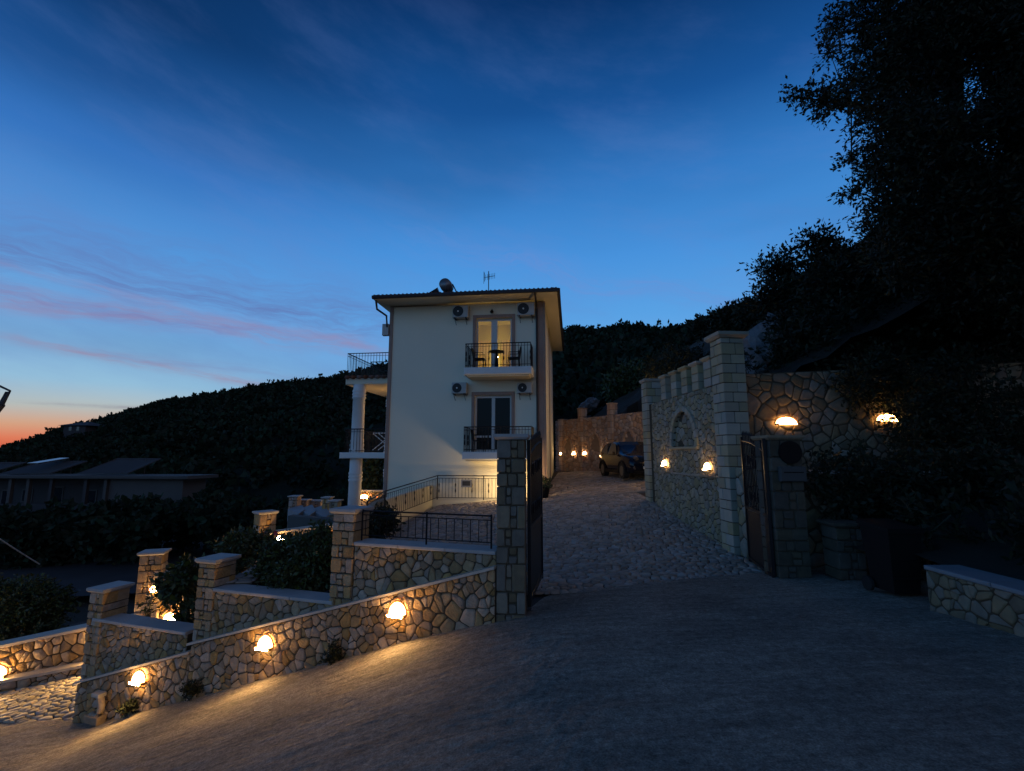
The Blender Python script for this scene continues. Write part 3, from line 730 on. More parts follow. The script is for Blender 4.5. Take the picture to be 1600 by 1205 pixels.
# stub wall between battlement pillar and gate leaf
SB = Fr((4.74, 10.2), (4.86, 8.7))
t = wallthing('stub_wall', 'short lower rubble wall between the tallest pillar and the right gate leaf', SB, .7, -2.2)
poly_core(SB, [(0, -2.3), (1.5, -2.3), (1.5, -.28), (0, -.28)], -.35, 0, t)
rubble(t, SB.W, [(0, -2.3), (1.5, -2.3), (1.5, -.28), (0, -.28)], .25, .2, 'stone_grey', .007, .024, -.005, random.Random(41), 90)
# ------------------------------------------------------------------ right-hand retaining walls
RW = Fr((4.9, 10.75), (14.5, 9.9))
t = wallthing('retaining_wall', 'high dark rubble retaining wall with two amber half-round lamps, shrubs hanging over it', RW, 3, -1)
out = [(.0, -2.0), (9.6, -2.0), (9.6, 2.1), (.0, 1.80)]
poly_core(RW, out, -.4, 0, t)
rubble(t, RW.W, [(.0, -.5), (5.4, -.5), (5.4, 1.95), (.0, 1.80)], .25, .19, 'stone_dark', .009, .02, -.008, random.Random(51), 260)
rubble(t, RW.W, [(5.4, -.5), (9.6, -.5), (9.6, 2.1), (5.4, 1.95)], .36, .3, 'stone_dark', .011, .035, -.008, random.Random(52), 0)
lamp(RW, 1228, 662, 'wide half-round amber lamp above the shaded gate pillar', 'amber lamps of the retaining wall', .06, (1.75, 1.1, .95), 'lamp_big')
lamp(RW, 1386, 657, 'wide half-round amber lamp half hidden by hanging leaves', 'amber lamps of the retaining wall', .06, (1.75, 1.1, .95), 'lamp_big')
LW = Fr((4.9, 8.75), (13, 8.0))
t = wallthing('planter_wall', 'low unlit planter wall running right from the shaded gate pillar', LW, 2, -2)
poly_core(LW, [(0, -2.6), (8, -2.6), (8, -.36), (0, -.36)], -.3, 0, t)
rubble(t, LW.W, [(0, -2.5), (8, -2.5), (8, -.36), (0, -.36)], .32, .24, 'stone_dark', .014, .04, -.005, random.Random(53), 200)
for i in range(6): MB().fbox(LW.W, i * 1.3 + .003, (i + 1) * 1.3 - .003, -.36, -.30, -.36, .05, .01).make('coping_slab', 'coping', t)
grid_mesh('planter_bed', 'soil', lsp(4.95, 16, 20), lambda X: lsp(8.4 - .09 * (X - 4.9), 10.6 - .088 * (X - 4.9), 8), lambda X, Y: -.5 + smoothish(X, Y, .1))
# low street-side wall at the lower right
KW = Fr((4.98, 5.95), (5.06, 1.2))
t = wallthing('kerb_wall', 'knee-high pale rubble wall along the street edge at the lower right', KW, 2, -1.8)
zk = -1.37
poly_core(KW, [(0, -2.1), (KW.len, -1.9), (KW.len, zk), (0, zk)], -.35, 0, t)
rubble(t, KW.W, [(0, -1.95), (KW.len, -1.75), (KW.len, zk), (0, zk)], .155, .11, 'stone_dark', .006, .02, -.005, random.Random(55), 80)
for i in range(6): MB().fbox(KW.W, i * KW.len / 6 + .004, (i + 1) * KW.len / 6 - .004, zk, zk + .05, -.4, .04, .012).make('coping_slab', 'slate', t)
grid_mesh('verge', 'soil', lsp(5.3, 16, 24), lambda X: lsp(-3, 8.3 - .09 * (X - 4.9), 14), lambda X, Y: zk - .03 + .22 * (X - 5.3) + smoothish(X, Y, .15))
# waste bin and stone pier in the shade
bx, by = 5.2, 6.75
zb0 = h_street(bx, by)
t = thing('waste_bin', 'black wheeled waste bin in the shade at the end of the low kerb wall', 'waste bin', (bx, by, zb0))
lo = [(bx - .17, by - .2, zb0 + .06), (bx + .17, by - .2, zb0 + .06), (bx + .17, by + .2, zb0 + .06), (bx - .17, by + .2, zb0 + .06)]
hi = [(bx - .22, by - .26, zb0 + .84), (bx + .22, by - .26, zb0 + .84), (bx + .22, by + .26, zb0 + .90), (bx - .22, by + .26, zb0 + .90)]
MB().tube([(bx - .2, by + .31, zb0 + .86), (bx + .2, by + .31, zb0 + .86)], .02, 6).make('handle', 'black', t)
for q_ in (.25, .5): MB().prism([(bx - .2, by - .262 + .03, zb0 + q_ + .02), (bx + .2, by - .262 + .03, zb0 + q_ + .02), (bx + .2, by - .20, zb0 + q_ + .02), (bx - .2, by - .20, zb0 + q_ + .02)], [(bx - .2, by - .25, zb0 + q_), (bx + .2, by - .25, zb0 + q_), (bx + .2, by - .20, zb0 + q_), (bx - .2, by - .20, zb0 + q_)]).make('rib', 'black', t)
MB().prism(hi, lo).make('body', 'black', t)
l2 = [(p[0] * 1.0 + (.02 if p[0] > bx else -.02), p[1] + (-.03 if p[1] < by else .03), p[2] + .003) for p in hi]
MB().prism([(p[0], p[1], p[2] + .06) for p in l2], l2).make('lid', 'black', t)
for sgn in (-1, 1):
    mb = MB(); mb.tube([(bx + sgn * .20, by + .20, zb0 + .10), (bx + sgn * .24, by + .20, zb0 + .10)], .10, 12); mb.make('wheel', 'tyre', t)
PR = Fr((5.1, 7.7), (5.6, 7.66))
pillar(PR, 0, .40, .42, -2.3, -1.15, 'short dark stone pier behind the waste bin', d1=0, capm='stone_black', m='stone_black', course=.2)

# ------------------------------------------------------------------ courtyard walls behind the car
BW = Fr((2.9, 28.4), (6.6, 21.6))
def zbw(s): p = BW.W(s, 0, 0); return h_drive(p.x, p.y)
t = wallthing('courtyard_wall', 'reddish stone wall with blind arches and small lamps behind the parked car', BW, 3.5, -1)
Lb = BW.len
poly_core(BW, [(-.6, -1.4), (Lb + 1, -1.6), (Lb + 1, 2.0), (-.6, 2.0)], -.4, -.06, t, 'mortar_red')
arches = []
for (xc, xl, xr, ytop_, ysil) in ((886, 881, 893, 684, 706), (929, 921, 938, 678, 706), (983, 974, 992, 674, 700)):
    sl, sr = BW.px(xl, 690)[0], BW.px(xr, 690)[0]; c = (sl + sr) / 2; zt2 = BW.px(xc, ytop_)[1]; zs2 = BW.px(xc, ysil)[1]
    arches.append((c, (sr - sl) / 2, zs2, zt2 - zs2))
def inar(p): return any(p[1] > a[2] and ((p[0] - a[0]) / a[1]) ** 2 + ((p[1] - a[2]) / a[3]) ** 2 < 1 for a in arches)
rubble(t, BW.W, [(-.6, -1.3), (Lb + .6, -1.4), (Lb + .6, 2.0), (-.6, 2.0)], .24, .17, 'stone_red', .010, .035, -.05, random.Random(61), 0, keep=lambda p: not inar(p))
for (c, r0, z0_, h0) in arches:
    for q in range(11):
        t0, t1 = PI * q / 11 + .015, PI * (q + 1) / 11 - .015
        def A(th, g, d): return BW.W(c + (r0 + g) * math.cos(th), z0_ + (h0 + g) * math.sin(th), d)
        MB().prism([A(t0, 0, .04), A(t0, .12, .04), A(t1, .12, .04), A(t1, 0, .04)], [A(t0, 0, -.1), A(t0, .12, -.1), A(t1, .12, -.1), A(t1, 0, -.1)]).make('arch_stone', 'stone_red', t)
    for sg in (-1, 1): MB().fbox(BW.W, c + sg * (r0 + .06) - .06, c + sg * (r0 + .06) + .06, z0_ - .5, z0_ - .01, -.08, .04).make('arch_jamb', 'stone_red', t)
for i, (x_, zt2, lb) in enumerate(((906, 2.5, 'left courtyard wall pillar, between two blind arches'), (953, 2.55, 'right courtyard wall pillar, just above the parked car'), (875, 2.0, 'courtyard pillar next to the house corner'))):
    s_ = BW.px(x_, 690, .1)[0]; pillar(BW, s_ - .16, .34, .4, -1.3, zt2, lb, 'ashlar', d1=.10, m='stone_red', course=.3, cap=.025, caph=.06, name='courtyard_pillar', group='pillars of the courtyard wall', capm='stone_red')
for x_, lb in ((877.5, 'small courtyard lamp nearest the house corner'), (897, 'small courtyard lamp just left of the left courtyard pillar'), (914, 'small courtyard lamp just right of the left courtyard pillar'), (943, 'small courtyard lamp at the rear of the parked car')):
    lamp(BW, x_, 710, lb, 'lamps of the courtyard wall', .03, None, 'lamp_small')
# return wall closing the courtyard to the right, out of sight from the street, with unseen lamps added on a guess at what lights the yard
QW = Fr((6.62, 21.5), (7.0, 15.3))
t = wallthing('yard_wall', 'rubble wall closing the parking yard behind the battlement wall', QW, 4, -1)
poly_core(QW, [(0, -1.6), (QW.len, -1.8), (QW.len, 1.5), (0, 1.5)], -.4, 0, t)
rubble(t, QW.W, [(0, -1.6), (QW.len, -1.8), (QW.len, 1.5), (0, 1.5)], .4, .3, 'stone_red', .012, .035, -.005, random.Random(63), 0)
for s_, lb in ((2.0, 'yard lamp facing the house, farther one'), (4.2, 'yard lamp facing the house, nearer one')):
    p = QW.W(s_, .75, .04); d_ = dup(lamp0['lamp_small'], p, QW.rz, lb, 'yard lamps behind the battlement wall', (3.4, 2.6, 3.4))

# ------------------------------------------------------------------ the house
H = Fr((-5.27, 19.85), (1.33, 19.05))                    # s runs to the right corner, d towards the camera
HL = H.len; HD = 9.4; ZT = 6.29
def Wh(s, z_, d=0): return H.W(s, z_, d)
house = thing('villa', 'cream three-storey villa with small iron balconies and a low tiled roof', 'house', Wh(HL / 2, -2, -HD / 2))
def rect(x0, y0, x1, y1, d=0):
    a, zt2 = H.px(x0, y0, d); b, _ = H.px(x1, y0, d); _, zb2 = H.px((x0 + x1) / 2, y1, d); return a, b, zb2, zt2
UZ = H.px(778, 573, 1.1)[1]; LZ = H.px(778, 706, 1.1)[1]     # balcony floors
da, db, _, dt1 = rect(744, 498, 800, 560); _, _, _, dt2 = rect(744, 618, 800, 700)
doors = [(da, db, UZ, dt1), (da - .02, db - .02, LZ, dt2)]
sc = sorted({0, HL, da, db, da - .02, db - .02}); zc = sorted({-4.2, ZT, UZ, dt1, LZ, dt2})
mb = MB()
for s0, s1_ in zip(sc, sc[1:]):
    for z0_, z1_ in zip(zc, zc[1:]):
        cx, cz = (s0 + s1_) / 2, (z0_ + z1_) / 2
        if any(a < cx < b and zb2 < cz < zt2 for a, b, zb2, zt2 in doors): continue
        mb.add([Wh(s0, z0_), Wh(s1_, z0_), Wh(s1_, z1_), Wh(s0, z1_)], [(0, 1, 2, 3)])
for a, b, z0_, z1_ in doors:
    mb.add([Wh(a, z0_), Wh(b, z0_), Wh(b, z1_), Wh(a, z1_), Wh(a, z0_, -.25), Wh(b, z0_, -.25), Wh(b, z1_, -.25), Wh(a, z1_, -.25)], [(0, 4, 5, 1), (1, 5, 6, 2), (2, 6, 7, 3), (3, 7, 4, 0)])
mb.make('front_wall', 'plaster', house)
MB().add([Wh(HL, -4.2), Wh(HL, -4.2, -HD), Wh(HL, ZT, -HD), Wh(HL, ZT)], [(0, 1, 2, 3)]).make('side_wall', 'plaster', house)
MB().add([Wh(0, -4.2), Wh(0, ZT), Wh(0, ZT, -HD), Wh(0, -4.2, -HD)], [(0, 1, 2, 3)]).make('side_wall', 'plaster', house)
MB().add([Wh(0, -4.2, -HD), Wh(0, ZT, -HD), Wh(HL, ZT, -HD), Wh(HL, -4.2, -HD)], [(0, 1, 2, 3)]).make('rear_wall', 'plaster', house)
# corner strips
for s0, s1_, m in ((.0, .15, 'trim'), (HL - .28, HL - .02, 'trim')):
    MB().fbox(Wh, s0, s1_, -4.2, ZT - .003, .002, .045, .006).make('corner_strip', m, house)
MB().fbox(Wh, HL + .003, HL + .045, -4.2, ZT - .003, -.2, .04).make('corner_strip', 'trim', house)
MB().fbox(Wh, HL + .003, HL + .03, -4.2, ZT - .003, -4.4, -4.15).make('pilaster_strip', 'trim', house)
# roof: soffit, eaves of tiles, hips
OF, OS = 1.0, .62
def er(s, z_, d): return Wh(s, z_, d)
OL = .38
c0 = [er(-OL, ZT + .06, OF), er(HL + OS, ZT + .06, OF), er(HL + OS, ZT + .06, -HD - OS), er(-OL, ZT + .06, -HD - OS)]
roof = MB()
ap = [er(HL * .5, ZT + 1.35, -3.2), er(HL * .5, ZT + 1.35, -HD + 3)]
up = [p + Vector((0, 0, .09)) for p in c0]
roof.add(up + ap, [(0, 1, 4), (1, 2, 5, 4), (2, 3, 5), (3, 0, 4, 5)])
roofo = roof.make('roof', 'tile', house)
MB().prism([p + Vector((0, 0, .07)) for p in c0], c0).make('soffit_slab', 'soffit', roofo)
mb = MB()
def tiles(pa, pb, inw, step=.17, ln=.9):
    n = int((pb - pa).length / step); dr = (pb - pa).normalized()
    for i in range(n):
        c = pa.lerp(pb, (i + .5) / n) + Vector((0, 0, .12 + .006 * rnd.random()))
        mb.tube([c - inw * .07, c + inw * ln + Vector((0, 0, .22 * ln))], [.05, .045], 6)
tiles(c0[0], c0[1], -H.n); tiles(c0[1], c0[2], -H.u, .17, .25); tiles(c0[3], c0[0], H.u, .17, .25)
mb.make('eave_tile_rows', 'tile', roofo, smooth=True, kind='stuff')
mb = MB(); mb.tube([c0[0] + Vector((0, 0, .06)) + H.n * .05, c0[1] + Vector((0, 0, .06)) + H.n * .05, c0[2] + Vector((0, 0, .06)) + H.u * .05], .085, 8)
mb.make('gutter', 'pipe', roofo)
sdp = H.px(839.5, 600, .06)[0]
MB().tube([er(sdp, ZT + .06, OF), er(sdp, ZT - .02, OF - .1), er(sdp, ZT - .25, .1), er(sdp, -2.1, .07)], .045, 8).make('downpipe', 'pipe', house)
MB().tube([er(-OL + .1, ZT + .02, OF - .1), er(-.35, ZT - .25, .6), er(-.12, ZT - .4, .12), er(-.08, ZT - .9, .1)], .045, 8).make('downpipe', 'pipe', house)
MB().fbox(Wh, -.3, -.02, ZT - 1.25, ZT - .75, -.1, .1, .01).make('meter_box', 'acw', house)
# doors
for i, (a, b, z0_, z1_) in enumerate(doors):
    dr = MB()
    sw = .13
    dr.fbox(Wh, a - sw, a, z0_, z1_ + .14, .002, .05, .006); dr.fbox(Wh, b, b + sw, z0_, z1_ + .14, .002, .05, .006); dr.fbox(Wh, a - .001, b + .001, z1_, z1_ + .14, .003, .049, .006)
    d_ = dr.make('balcony_door', 'trim', house)
    mid = (a + b) / 2; fw = .075
    fm = MB(); e0, e1 = -.16, -.10
    fm.fbox(Wh, a, a + fw, z0_, z1_, e0, e1); fm.fbox(Wh, b - fw, b, z0_, z1_, e0, e1); fm.fbox(Wh, a + fw, b - fw, z1_ - fw * 1.4, z1_, e0, e1); fm.fbox(Wh, a + fw, b - fw, z0_, z0_ + fw * 1.5, e0, e1)
    mw = .07 if i else .13
    fm.fbox(Wh, mid - mw, mid + mw, z0_ + fw * 1.5, z1_ - fw * 1.4, e0 + .002, e1 - .002)
    if i:
        fm.fbox(Wh, a + fw, mid - mw, z0_ + .58, z0_ + .66, e0 + .004, e1 - .004)
    fm.make('door_frame', 'frame', d_)
    for q0, q1 in ((a + fw, mid - mw), (mid + mw, b - fw)):
        MB().fbox(Wh, q0, q1, z0_ + fw * 1.5, z1_ - fw * 1.4, -.135, -.125).make('pane', 'glass' if i == 0 else 'darkpane', d_)
# lit room behind the upper door
a, b, z0_, z1_ = doors[0]
rm = MB(); r0, r1, rb = a - 1.0, b + 1.0, -2.6
V = [Wh(r0, z0_, -.26), Wh(r1, z0_, -.26), Wh(r1, z0_ + 2.7, -.26), Wh(r0, z0_ + 2.7, -.26), Wh(r0, z0_, rb), Wh(r1, z0_, rb), Wh(r1, z0_ + 2.7, rb), Wh(r0, z0_ + 2.7, rb)]
rm.add(V, [(4, 5, 6, 7), (0, 4, 7, 3), (1, 2, 6, 5), (0, 1, 5, 4), (3, 7, 6, 2)])
room = rm.make('room', 'room', house)
for q0, q1 in ((a + .05, a + .5), (b - .5, b - .02)):
    cu = MB(); n = 22
    vs = []
    for i in range(n + 1):
        s_ = q0 + (q1 - q0) * i / n; d_ = -.42 + .03 * math.sin(i * 1.9); vs += [Wh(s_, z0_ + .02, d_), Wh(s_, z0_ + 1.42, d_)]
    cu.add(vs, [(2 * i, 2 * i + 2, 2 * i + 3, 2 * i + 1) for i in range(n)]); cu.make('curtain', 'curtain', room, smooth=True)
MB().lathe(tuple(Wh((a + b) / 2 - .15, z0_ + .95, -1.6)), [(.01, -.09), (.075, -.06), (.095, 0), (.075, .06), (.01, .09)], 10).make('bedside_lamp', 'bulb', room, smooth=True)
# balconies
for i, (xl, xr, zf, nm) in enumerate(((724.5, 831, UZ, 'upper'), (722, 832.5, LZ, 'lower'))):
    a = H.px(xl, 580 if i == 0 else 710, 1.1)[0]; b = H.px(xr, 580 if i == 0 else 710, 1.1)[0]
    bal = MB().fbox(Wh, a, b, zf - .30, zf, .003, 1.1, .03).make('balcony', 'white', house)
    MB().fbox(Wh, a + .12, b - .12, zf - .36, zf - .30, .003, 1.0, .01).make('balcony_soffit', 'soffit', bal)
    e = .05
    rl = MB().tube([Wh(a + e, zf + .95, .03), Wh(a + e, zf + .95, 1.05), Wh(b - e, zf + .95, 1.05), Wh(b - e, zf + .95, .03)], .022, 6).make('top_rail', 'iron', bal)
    MB().tube([Wh(a + e, zf + .09, .03), Wh(a + e, zf + .09, 1.05), Wh(b - e, zf + .09, 1.05), Wh(b - e, zf + .09, .03)], .012, 5).make('bottom_rail', 'iron', bal)
    MB().tube([Wh(a + e, zf + .84, .03), Wh(a + e, zf + .84, 1.05), Wh(b - e, zf + .84, 1.05), Wh(b - e, zf + .84, .03)], .010, 5).make('middle_rail', 'iron', bal)
    k = 0
    o0 = ORG[house.name]; bar = None; orn = None
    path = [Wh(a + e, zf, .03), Wh(a + e, zf, 1.05), Wh(b - e, zf, 1.05), Wh(b - e, zf, .03)]
    for p, q in zip(path, path[1:]):
        n = int((q - p).length / .115)
        for j in range(n + 1):
            c = p.lerp(q, j / n) - o0
            big = j in (0, n)
            if bar is None: bar = MB().tube([(0, 0, 0), (0, 0, .95)], .009, 4, False).make('baluster', 'iron', bal, world=False); bar.location = c
            else: inst(bar, 'baluster', bal, c)
            if k % 5 == 2:
                if orn is None: orn = MB().lathe((0, 0, .46), [(.004, -.24), (.035, -.12), (.012, 0), (.035, .12), (.004, .24)], 6).make('ornament', 'iron', bal, world=False); orn.location = c
                else: inst(orn, 'ornament', bal, c)
            k += 1
# furniture on the upper balcony
def chair(s_, d_, zf, face, label, m='black'):
    t = thing('balcony_chair', label, 'chair', Wh(s_, zf, d_), 0, 'dark balcony chairs')
    W2 = lambda a, z_, d: Wh(s_ + a * face, z_, d_ + d)
    MB().prism([W2(-.22, zf + .45, -.22), W2(.22, zf + .45, -.22), W2(.22, zf + .45, .22), W2(-.22, zf + .45, .22)], [W2(-.22, zf + .41, -.22), W2(.22, zf + .41, -.22), W2(.22, zf + .41, .22), W2(-.22, zf + .41, .22)]).make('seat', m, t)
    MB().prism([W2(-.30, zf + .88, -.2), W2(-.27, zf + .88, -.2), W2(-.27, zf + .88, .2), W2(-.30, zf + .88, .2)], [W2(-.24, zf + .45, -.2), W2(-.20, zf + .45, -.2), W2(-.20, zf + .45, .2), W2(-.24, zf + .45, .2)]).make('backrest', m, t)
    for x_ in (-.2, .2):
        for y_ in (-.19, .19): MB().tube([W2(x_, zf + .41, y_), W2(x_ * 1.15, zf, y_ * 1.1)], .018, 5).make('leg', m, t)
    for y_ in (-.22, .22): MB().tube([W2(-.24, zf + .66, y_), W2(.18, zf + .66, y_), W2(.2, zf + .43, y_)], .016, 5).make('armrest', m, t)
sc1 = H.px(749, 560, .5)[0]; sc2 = H.px(803, 560, .5)[0]; sct = H.px(776, 560, .55)[0]
chair(sc1, .5, UZ, 1, 'dark armchair on the upper balcony, left of the small table')
chair(sc2, .5, UZ, -1, 'dark armchair on the upper balcony, right of the small table')
t = thing('balcony_table', 'small round dark table between the two upper balcony armchairs', 'table', Wh(sct, UZ, .55))
MB().lathe(tuple(Wh(sct, UZ + .70, .55)), [(.30, 0), (.32, .02), (.30, .04)], 18).make('tabletop', 'black', t)
MB().tube([Wh(sct, UZ + .70, .55), Wh(sct, UZ + .05, .55)], [.05, .07], 8).make('pedestal', 'black', t)
MB().lathe(tuple(Wh(sct, UZ, .55)), [(.2, 0), (.2, .03), (.06, .07)], 12).make('foot', 'black', t)
sc3 = H.px(748, 690, .5)[0]; chair(sc3, .5, LZ, 1, 'dark armchair alone on the lower balcony')
# clothes rack like white stand on the lower balcony
sq = H.px(812, 690, .5)[0]
t = thing('drying_rack', 'thin pale folding rack at the right end of the lower balcony', 'drying rack', Wh(sq, LZ, .5))
for d_ in (.3, .75):
    MB().tube([Wh(sq - .22, LZ, d_), Wh(sq - .05, LZ + .95, d_), Wh(sq + .18, LZ + .55, d_), Wh(sq + .22, LZ, d_)], .012, 5).make('side_frame', 'frame', t)
for q in range(4): MB().tube([Wh(sq - .05 + .06 * q, LZ + .95 - .1 * q, .3), Wh(sq - .05 + .06 * q, LZ + .95 - .1 * q, .75)], .008, 4).make('rung', 'frame', t)
# air conditioners
def aircon(x0, y0, x1, y1, label):
    a, b, z0_, z1_ = rect(x0, y0, x1, y1, .3)
    t = thing('air_conditioner', label, 'air conditioner', Wh((a + b) / 2, z0_, .16), 0, 'air conditioners on the front wall')
    MB().fbox(Wh, a, b, z0_, z1_, .04, .32, .012).make('casing', 'acw', t)
    c = a + (b - a) * .36; zc2 = (z0_ + z1_) / 2; r = (z1_ - z0_) * .43
    f = MB().prism([Wh(c + r * math.cos(q * PI / 10), zc2 + r * math.sin(q * PI / 10), .335) for q in range(20)], [Wh(c + r * math.cos(q * PI / 10), zc2 + r * math.sin(q * PI / 10), .32) for q in range(20)]).make('fan_grille', 'fan', t)
    MB().prism([Wh(c + r * .16 * math.cos(q * PI / 5), zc2 + r * .16 * math.sin(q * PI / 5), .345) for q in range(10)], [Wh(c + r * .16 * math.cos(q * PI / 5), zc2 + r * .16 * math.sin(q * PI / 5), .336) for q in range(10)]).make('hub', 'white', f)
    for q in (.15, .85):
        s_ = a + (b - a) * q
        MB().fbox(Wh, s_ - .02, s_ + .02, z0_ - .05, z0_ - .002, .003, .36).make('bracket', 'pipe', t)
        MB().tube([Wh(s_, z0_ - .25, .02), Wh(s_, z0_ - .05, .32)], .012, 4).make('strut', 'pipe', t)
aircon(707.5, 477.5, 731.5, 496, 'air conditioner high on the front wall, left of the lit upper door')
aircon(808, 473, 835, 492.5, 'air conditioner under the eaves, right of the lit upper door')
aircon(706, 598, 729, 615, 'air conditioner left of the dark lower balcony door')
aircon(808, 598, 831, 614, 'air conditioner under the upper balcony, right of the dark lower door')
a, z_ = H.px(769, 487, .1)
t = thing('door_lantern', 'small unlit black lantern above the lit upper balcony door', 'lantern', Wh(a, z_ - .05, .1))
MB().tube([Wh(a, z_ + .06, .0), Wh(a, z_ + .1, .12), Wh(a, z_ + .04, .18)], .012, 5).make('arm', 'iron', t)
MB().lathe(tuple(Wh(a, z_, .18)), [(.03, -.1), (.09, -.04), (.03, .05)], 8).make('shade', 'iron', t)
# aerial and solar water heater on the roof
pa_ = P(763.5, 452, 21.5)
t = thing('roof_aerial', 'thin television aerial standing on the ridge of the villa roof', 'aerial', (pa_.x, pa_.y, pa_.z - .3))
tp = P(763.5, 424, 21.5)
MB().tube([pa_ - Vector((0, 0, .6)), tp], .022, 5).make('mast', 'pipe', t)
MB().tube([P(756, 434, 21.4), P(773, 431, 21.7)], .012, 4).make('boom', 'pipe', t)
for q in range(7):
    c = P(756, 434, 21.4).lerp(P(773, 431, 21.7), q / 6); hh = .30 if q == 0 else .14
    MB().tube([c - Vector((0, 0, hh)), c + Vector((0, 0, hh))], .009, 4).make('element', 'pipe', t)
MB().tube([P(757, 426, 21.2), P(757, 440, 21.2), ], .012, 4).make('reflector', 'pipe', t)
pt_ = P(697.5, 447, 21.2)
t = thing('solar_water_heater', 'round solar water tank with tilted panel on the villa roof', 'water heater', (pt_.x, pt_.y, pt_.z - .5))
MB().tube([pt_ - H.n * -.3, pt_, pt_ - H.n * .3], [.27, .29, .27], 18).make('tank', 'tank', t, smooth=True)
q0 = pt_ + Vector((.35, 0, .1)); 
MB().tube([pt_ + Vector((.28, 0, .1)), pt_ + Vector((.62, .3, -.55))], .03, 5).make('stand', 'pipe', t)
MB().tube([pt_ + Vector((-.1, 0, -.2)), pt_ + Vector((-.15, .1, -.75))], .03, 5).make('stand', 'pipe', t)
A_, B_ = P(664, 461, 21.0), P(684, 449, 21.4)
MB().prism([A_, A_ + Vector((0, 1.6, .05)), B_ + Vector((0, 1.6, .0)), B_], [p - Vector((0, 0, .08)) for p in (A_, A_ + Vector((0, 1.6, .05)), B_ + Vector((0, 1.6, .0)), B_)]).make('panel', 'panel', t)

# side terraces on round columns (left of the villa)
def tslab(xl, z0_, z1_, m, nm, d_front=-.35):
    a = H.px(xl, 650, d_front)[0]
    return MB().fbox(Wh, a, -.003, z0_, z1_, -HD + .3, d_front, .03).make(nm, m, house), a
zu1 = H.px(560, 591, -.6)[1]; zu0 = H.px(560, 601, -.6)[1]
zl1 = H.px(560, 707, -.35)[1]; zl0 = H.px(560, 716.5, -.35)[1]
s_l, aL = tslab(533, zl0, zl1, 'white', 'terrace_slab', -.35)
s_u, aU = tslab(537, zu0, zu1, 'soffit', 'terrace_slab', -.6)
mb = MB()
pa_, pb_ = Wh(aU - .05, zu1 + .03, -.55), Wh(0, zu1 + .03, -.55)
n = 8
for i in range(n):
    c = pa_.lerp(pb_, (i + .5) / n); mb.tube([c + H.n * .08, c - H.n * .5 + Vector((0, 0, .05))], .09, 6)
mb.make('edge_tile_row', 'tile', s_u, smooth=True, kind='stuff')
for (dc) in (-.75, -4.6, -8.4):
    cs = H.px(557.5, 700, -.75)[0]
    for zb2, zt2 in ((-4.2, zl0), (zl1, zu0)):
        cpt = Wh(cs, zb2, dc); hh = zt2 - zb2
        prof = [(.31, 0), (.31, .12), (.275, .2), (.30, .32), (.27, .4), (.29, .5), (.265, .58), (.255, hh - .62), (.29, hh - .6), (.29, hh - .54), (.262, hh - .5), (.29, hh - .46), (.29, hh - .40), (.262, hh - .36), (.29, hh - .32), (.29, hh - .26), (.26, hh - .2), (.26, hh)]
        if zb2 < -2: prof = [(.30, 0)] + [(.275, .5), (.262, hh - 1.0)] + [(r, h_ - .35) for r, h_ in prof[8:17]] + [(.26, hh)]
        MB().lathe(tuple(cpt), prof, 20).make('column', 'white', house, smooth=True)
def rail_part(par, pts, hgt, sp, cross=None):
    MB().tube([Vector(p) + Vector((0, 0, hgt)) for p in pts], .022, 6).make('top_rail', 'iron', par)
    MB().tube([Vector(p) + Vector((0, 0, hgt - .12)) for p in pts], .010, 5).make('middle_rail', 'iron', par)
    MB().tube([Vector(p) + Vector((0, 0, .08)) for p in pts], .012, 5).make('bottom_rail', 'iron', par)
    o0 = ORG[house.name]; bar = None
    for p, q in zip(pts, pts[1:]):
        p, q = Vector(p), Vector(q); n = max(2, int((q - p).length / sp))
        for j in range(n + 1):
            c = p.lerp(q, j / n) - o0
            if bar is None: bar = MB().tube([(0, 0, 0), (0, 0, hgt)], .010, 4, False).make('baluster', 'iron', par, world=False); bar.location = c
            else: inst(bar, 'baluster', par, c)
ru = 1.14
xa = H.px(543.5, 560, -.7)[0]
rail_part(s_u, [Wh(-.02, zu1, -.7), Wh(xa, zu1, -.7), Wh(xa, zu1, -HD + .5)], ru, .13)
xb = H.px(539, 690, -.45)[0]
rail_part(s_l, [Wh(-.02, zl1, -.45), Wh(xb, zl1, -.45), Wh(xb, zl1, -HD + .5)], 1.0, .13)
for par, zf, m in ((s_u, zu1, 'iron'), (s_l, zl1, 'white')):    # crossed panel beside the wall
    a = -.95; d_ = -1.25 if m == 'iron' else -.95
    if m == 'iron': a = -1.35
    for (p, q) in (((a, .1), (-.03, .82)), ((a, .82), (-.03, .1)), ((a, .84), (-.03, .84)), ((a + .25, .1), (-.03, .62)), ((a + .25, .82), (-.03, .3))):
        MB().tube([Wh(p[0], zf + p[1], d_), Wh(q[0], zf + q[1], d_)], .022, 5).make('cross_bar', m, par)

SWF = Fr(tuple(Wh(0, 0, -HD))[:2], tuple(Wh(0, 0, 0))[:2])
for z_l, lb in ((LZ + 1.7, 'lamp on the side wall of the villa above the first terrace'), (-1.6, 'lamp on the side wall of the villa under the first terrace')):
    dup(lamp0['lamp'], SWF.W(SWF.len - 2.2, z_l, .04), SWF.rz, lb, 'lamps on the villa side wall')  # unseen lamps, added by guess to light the side terraces
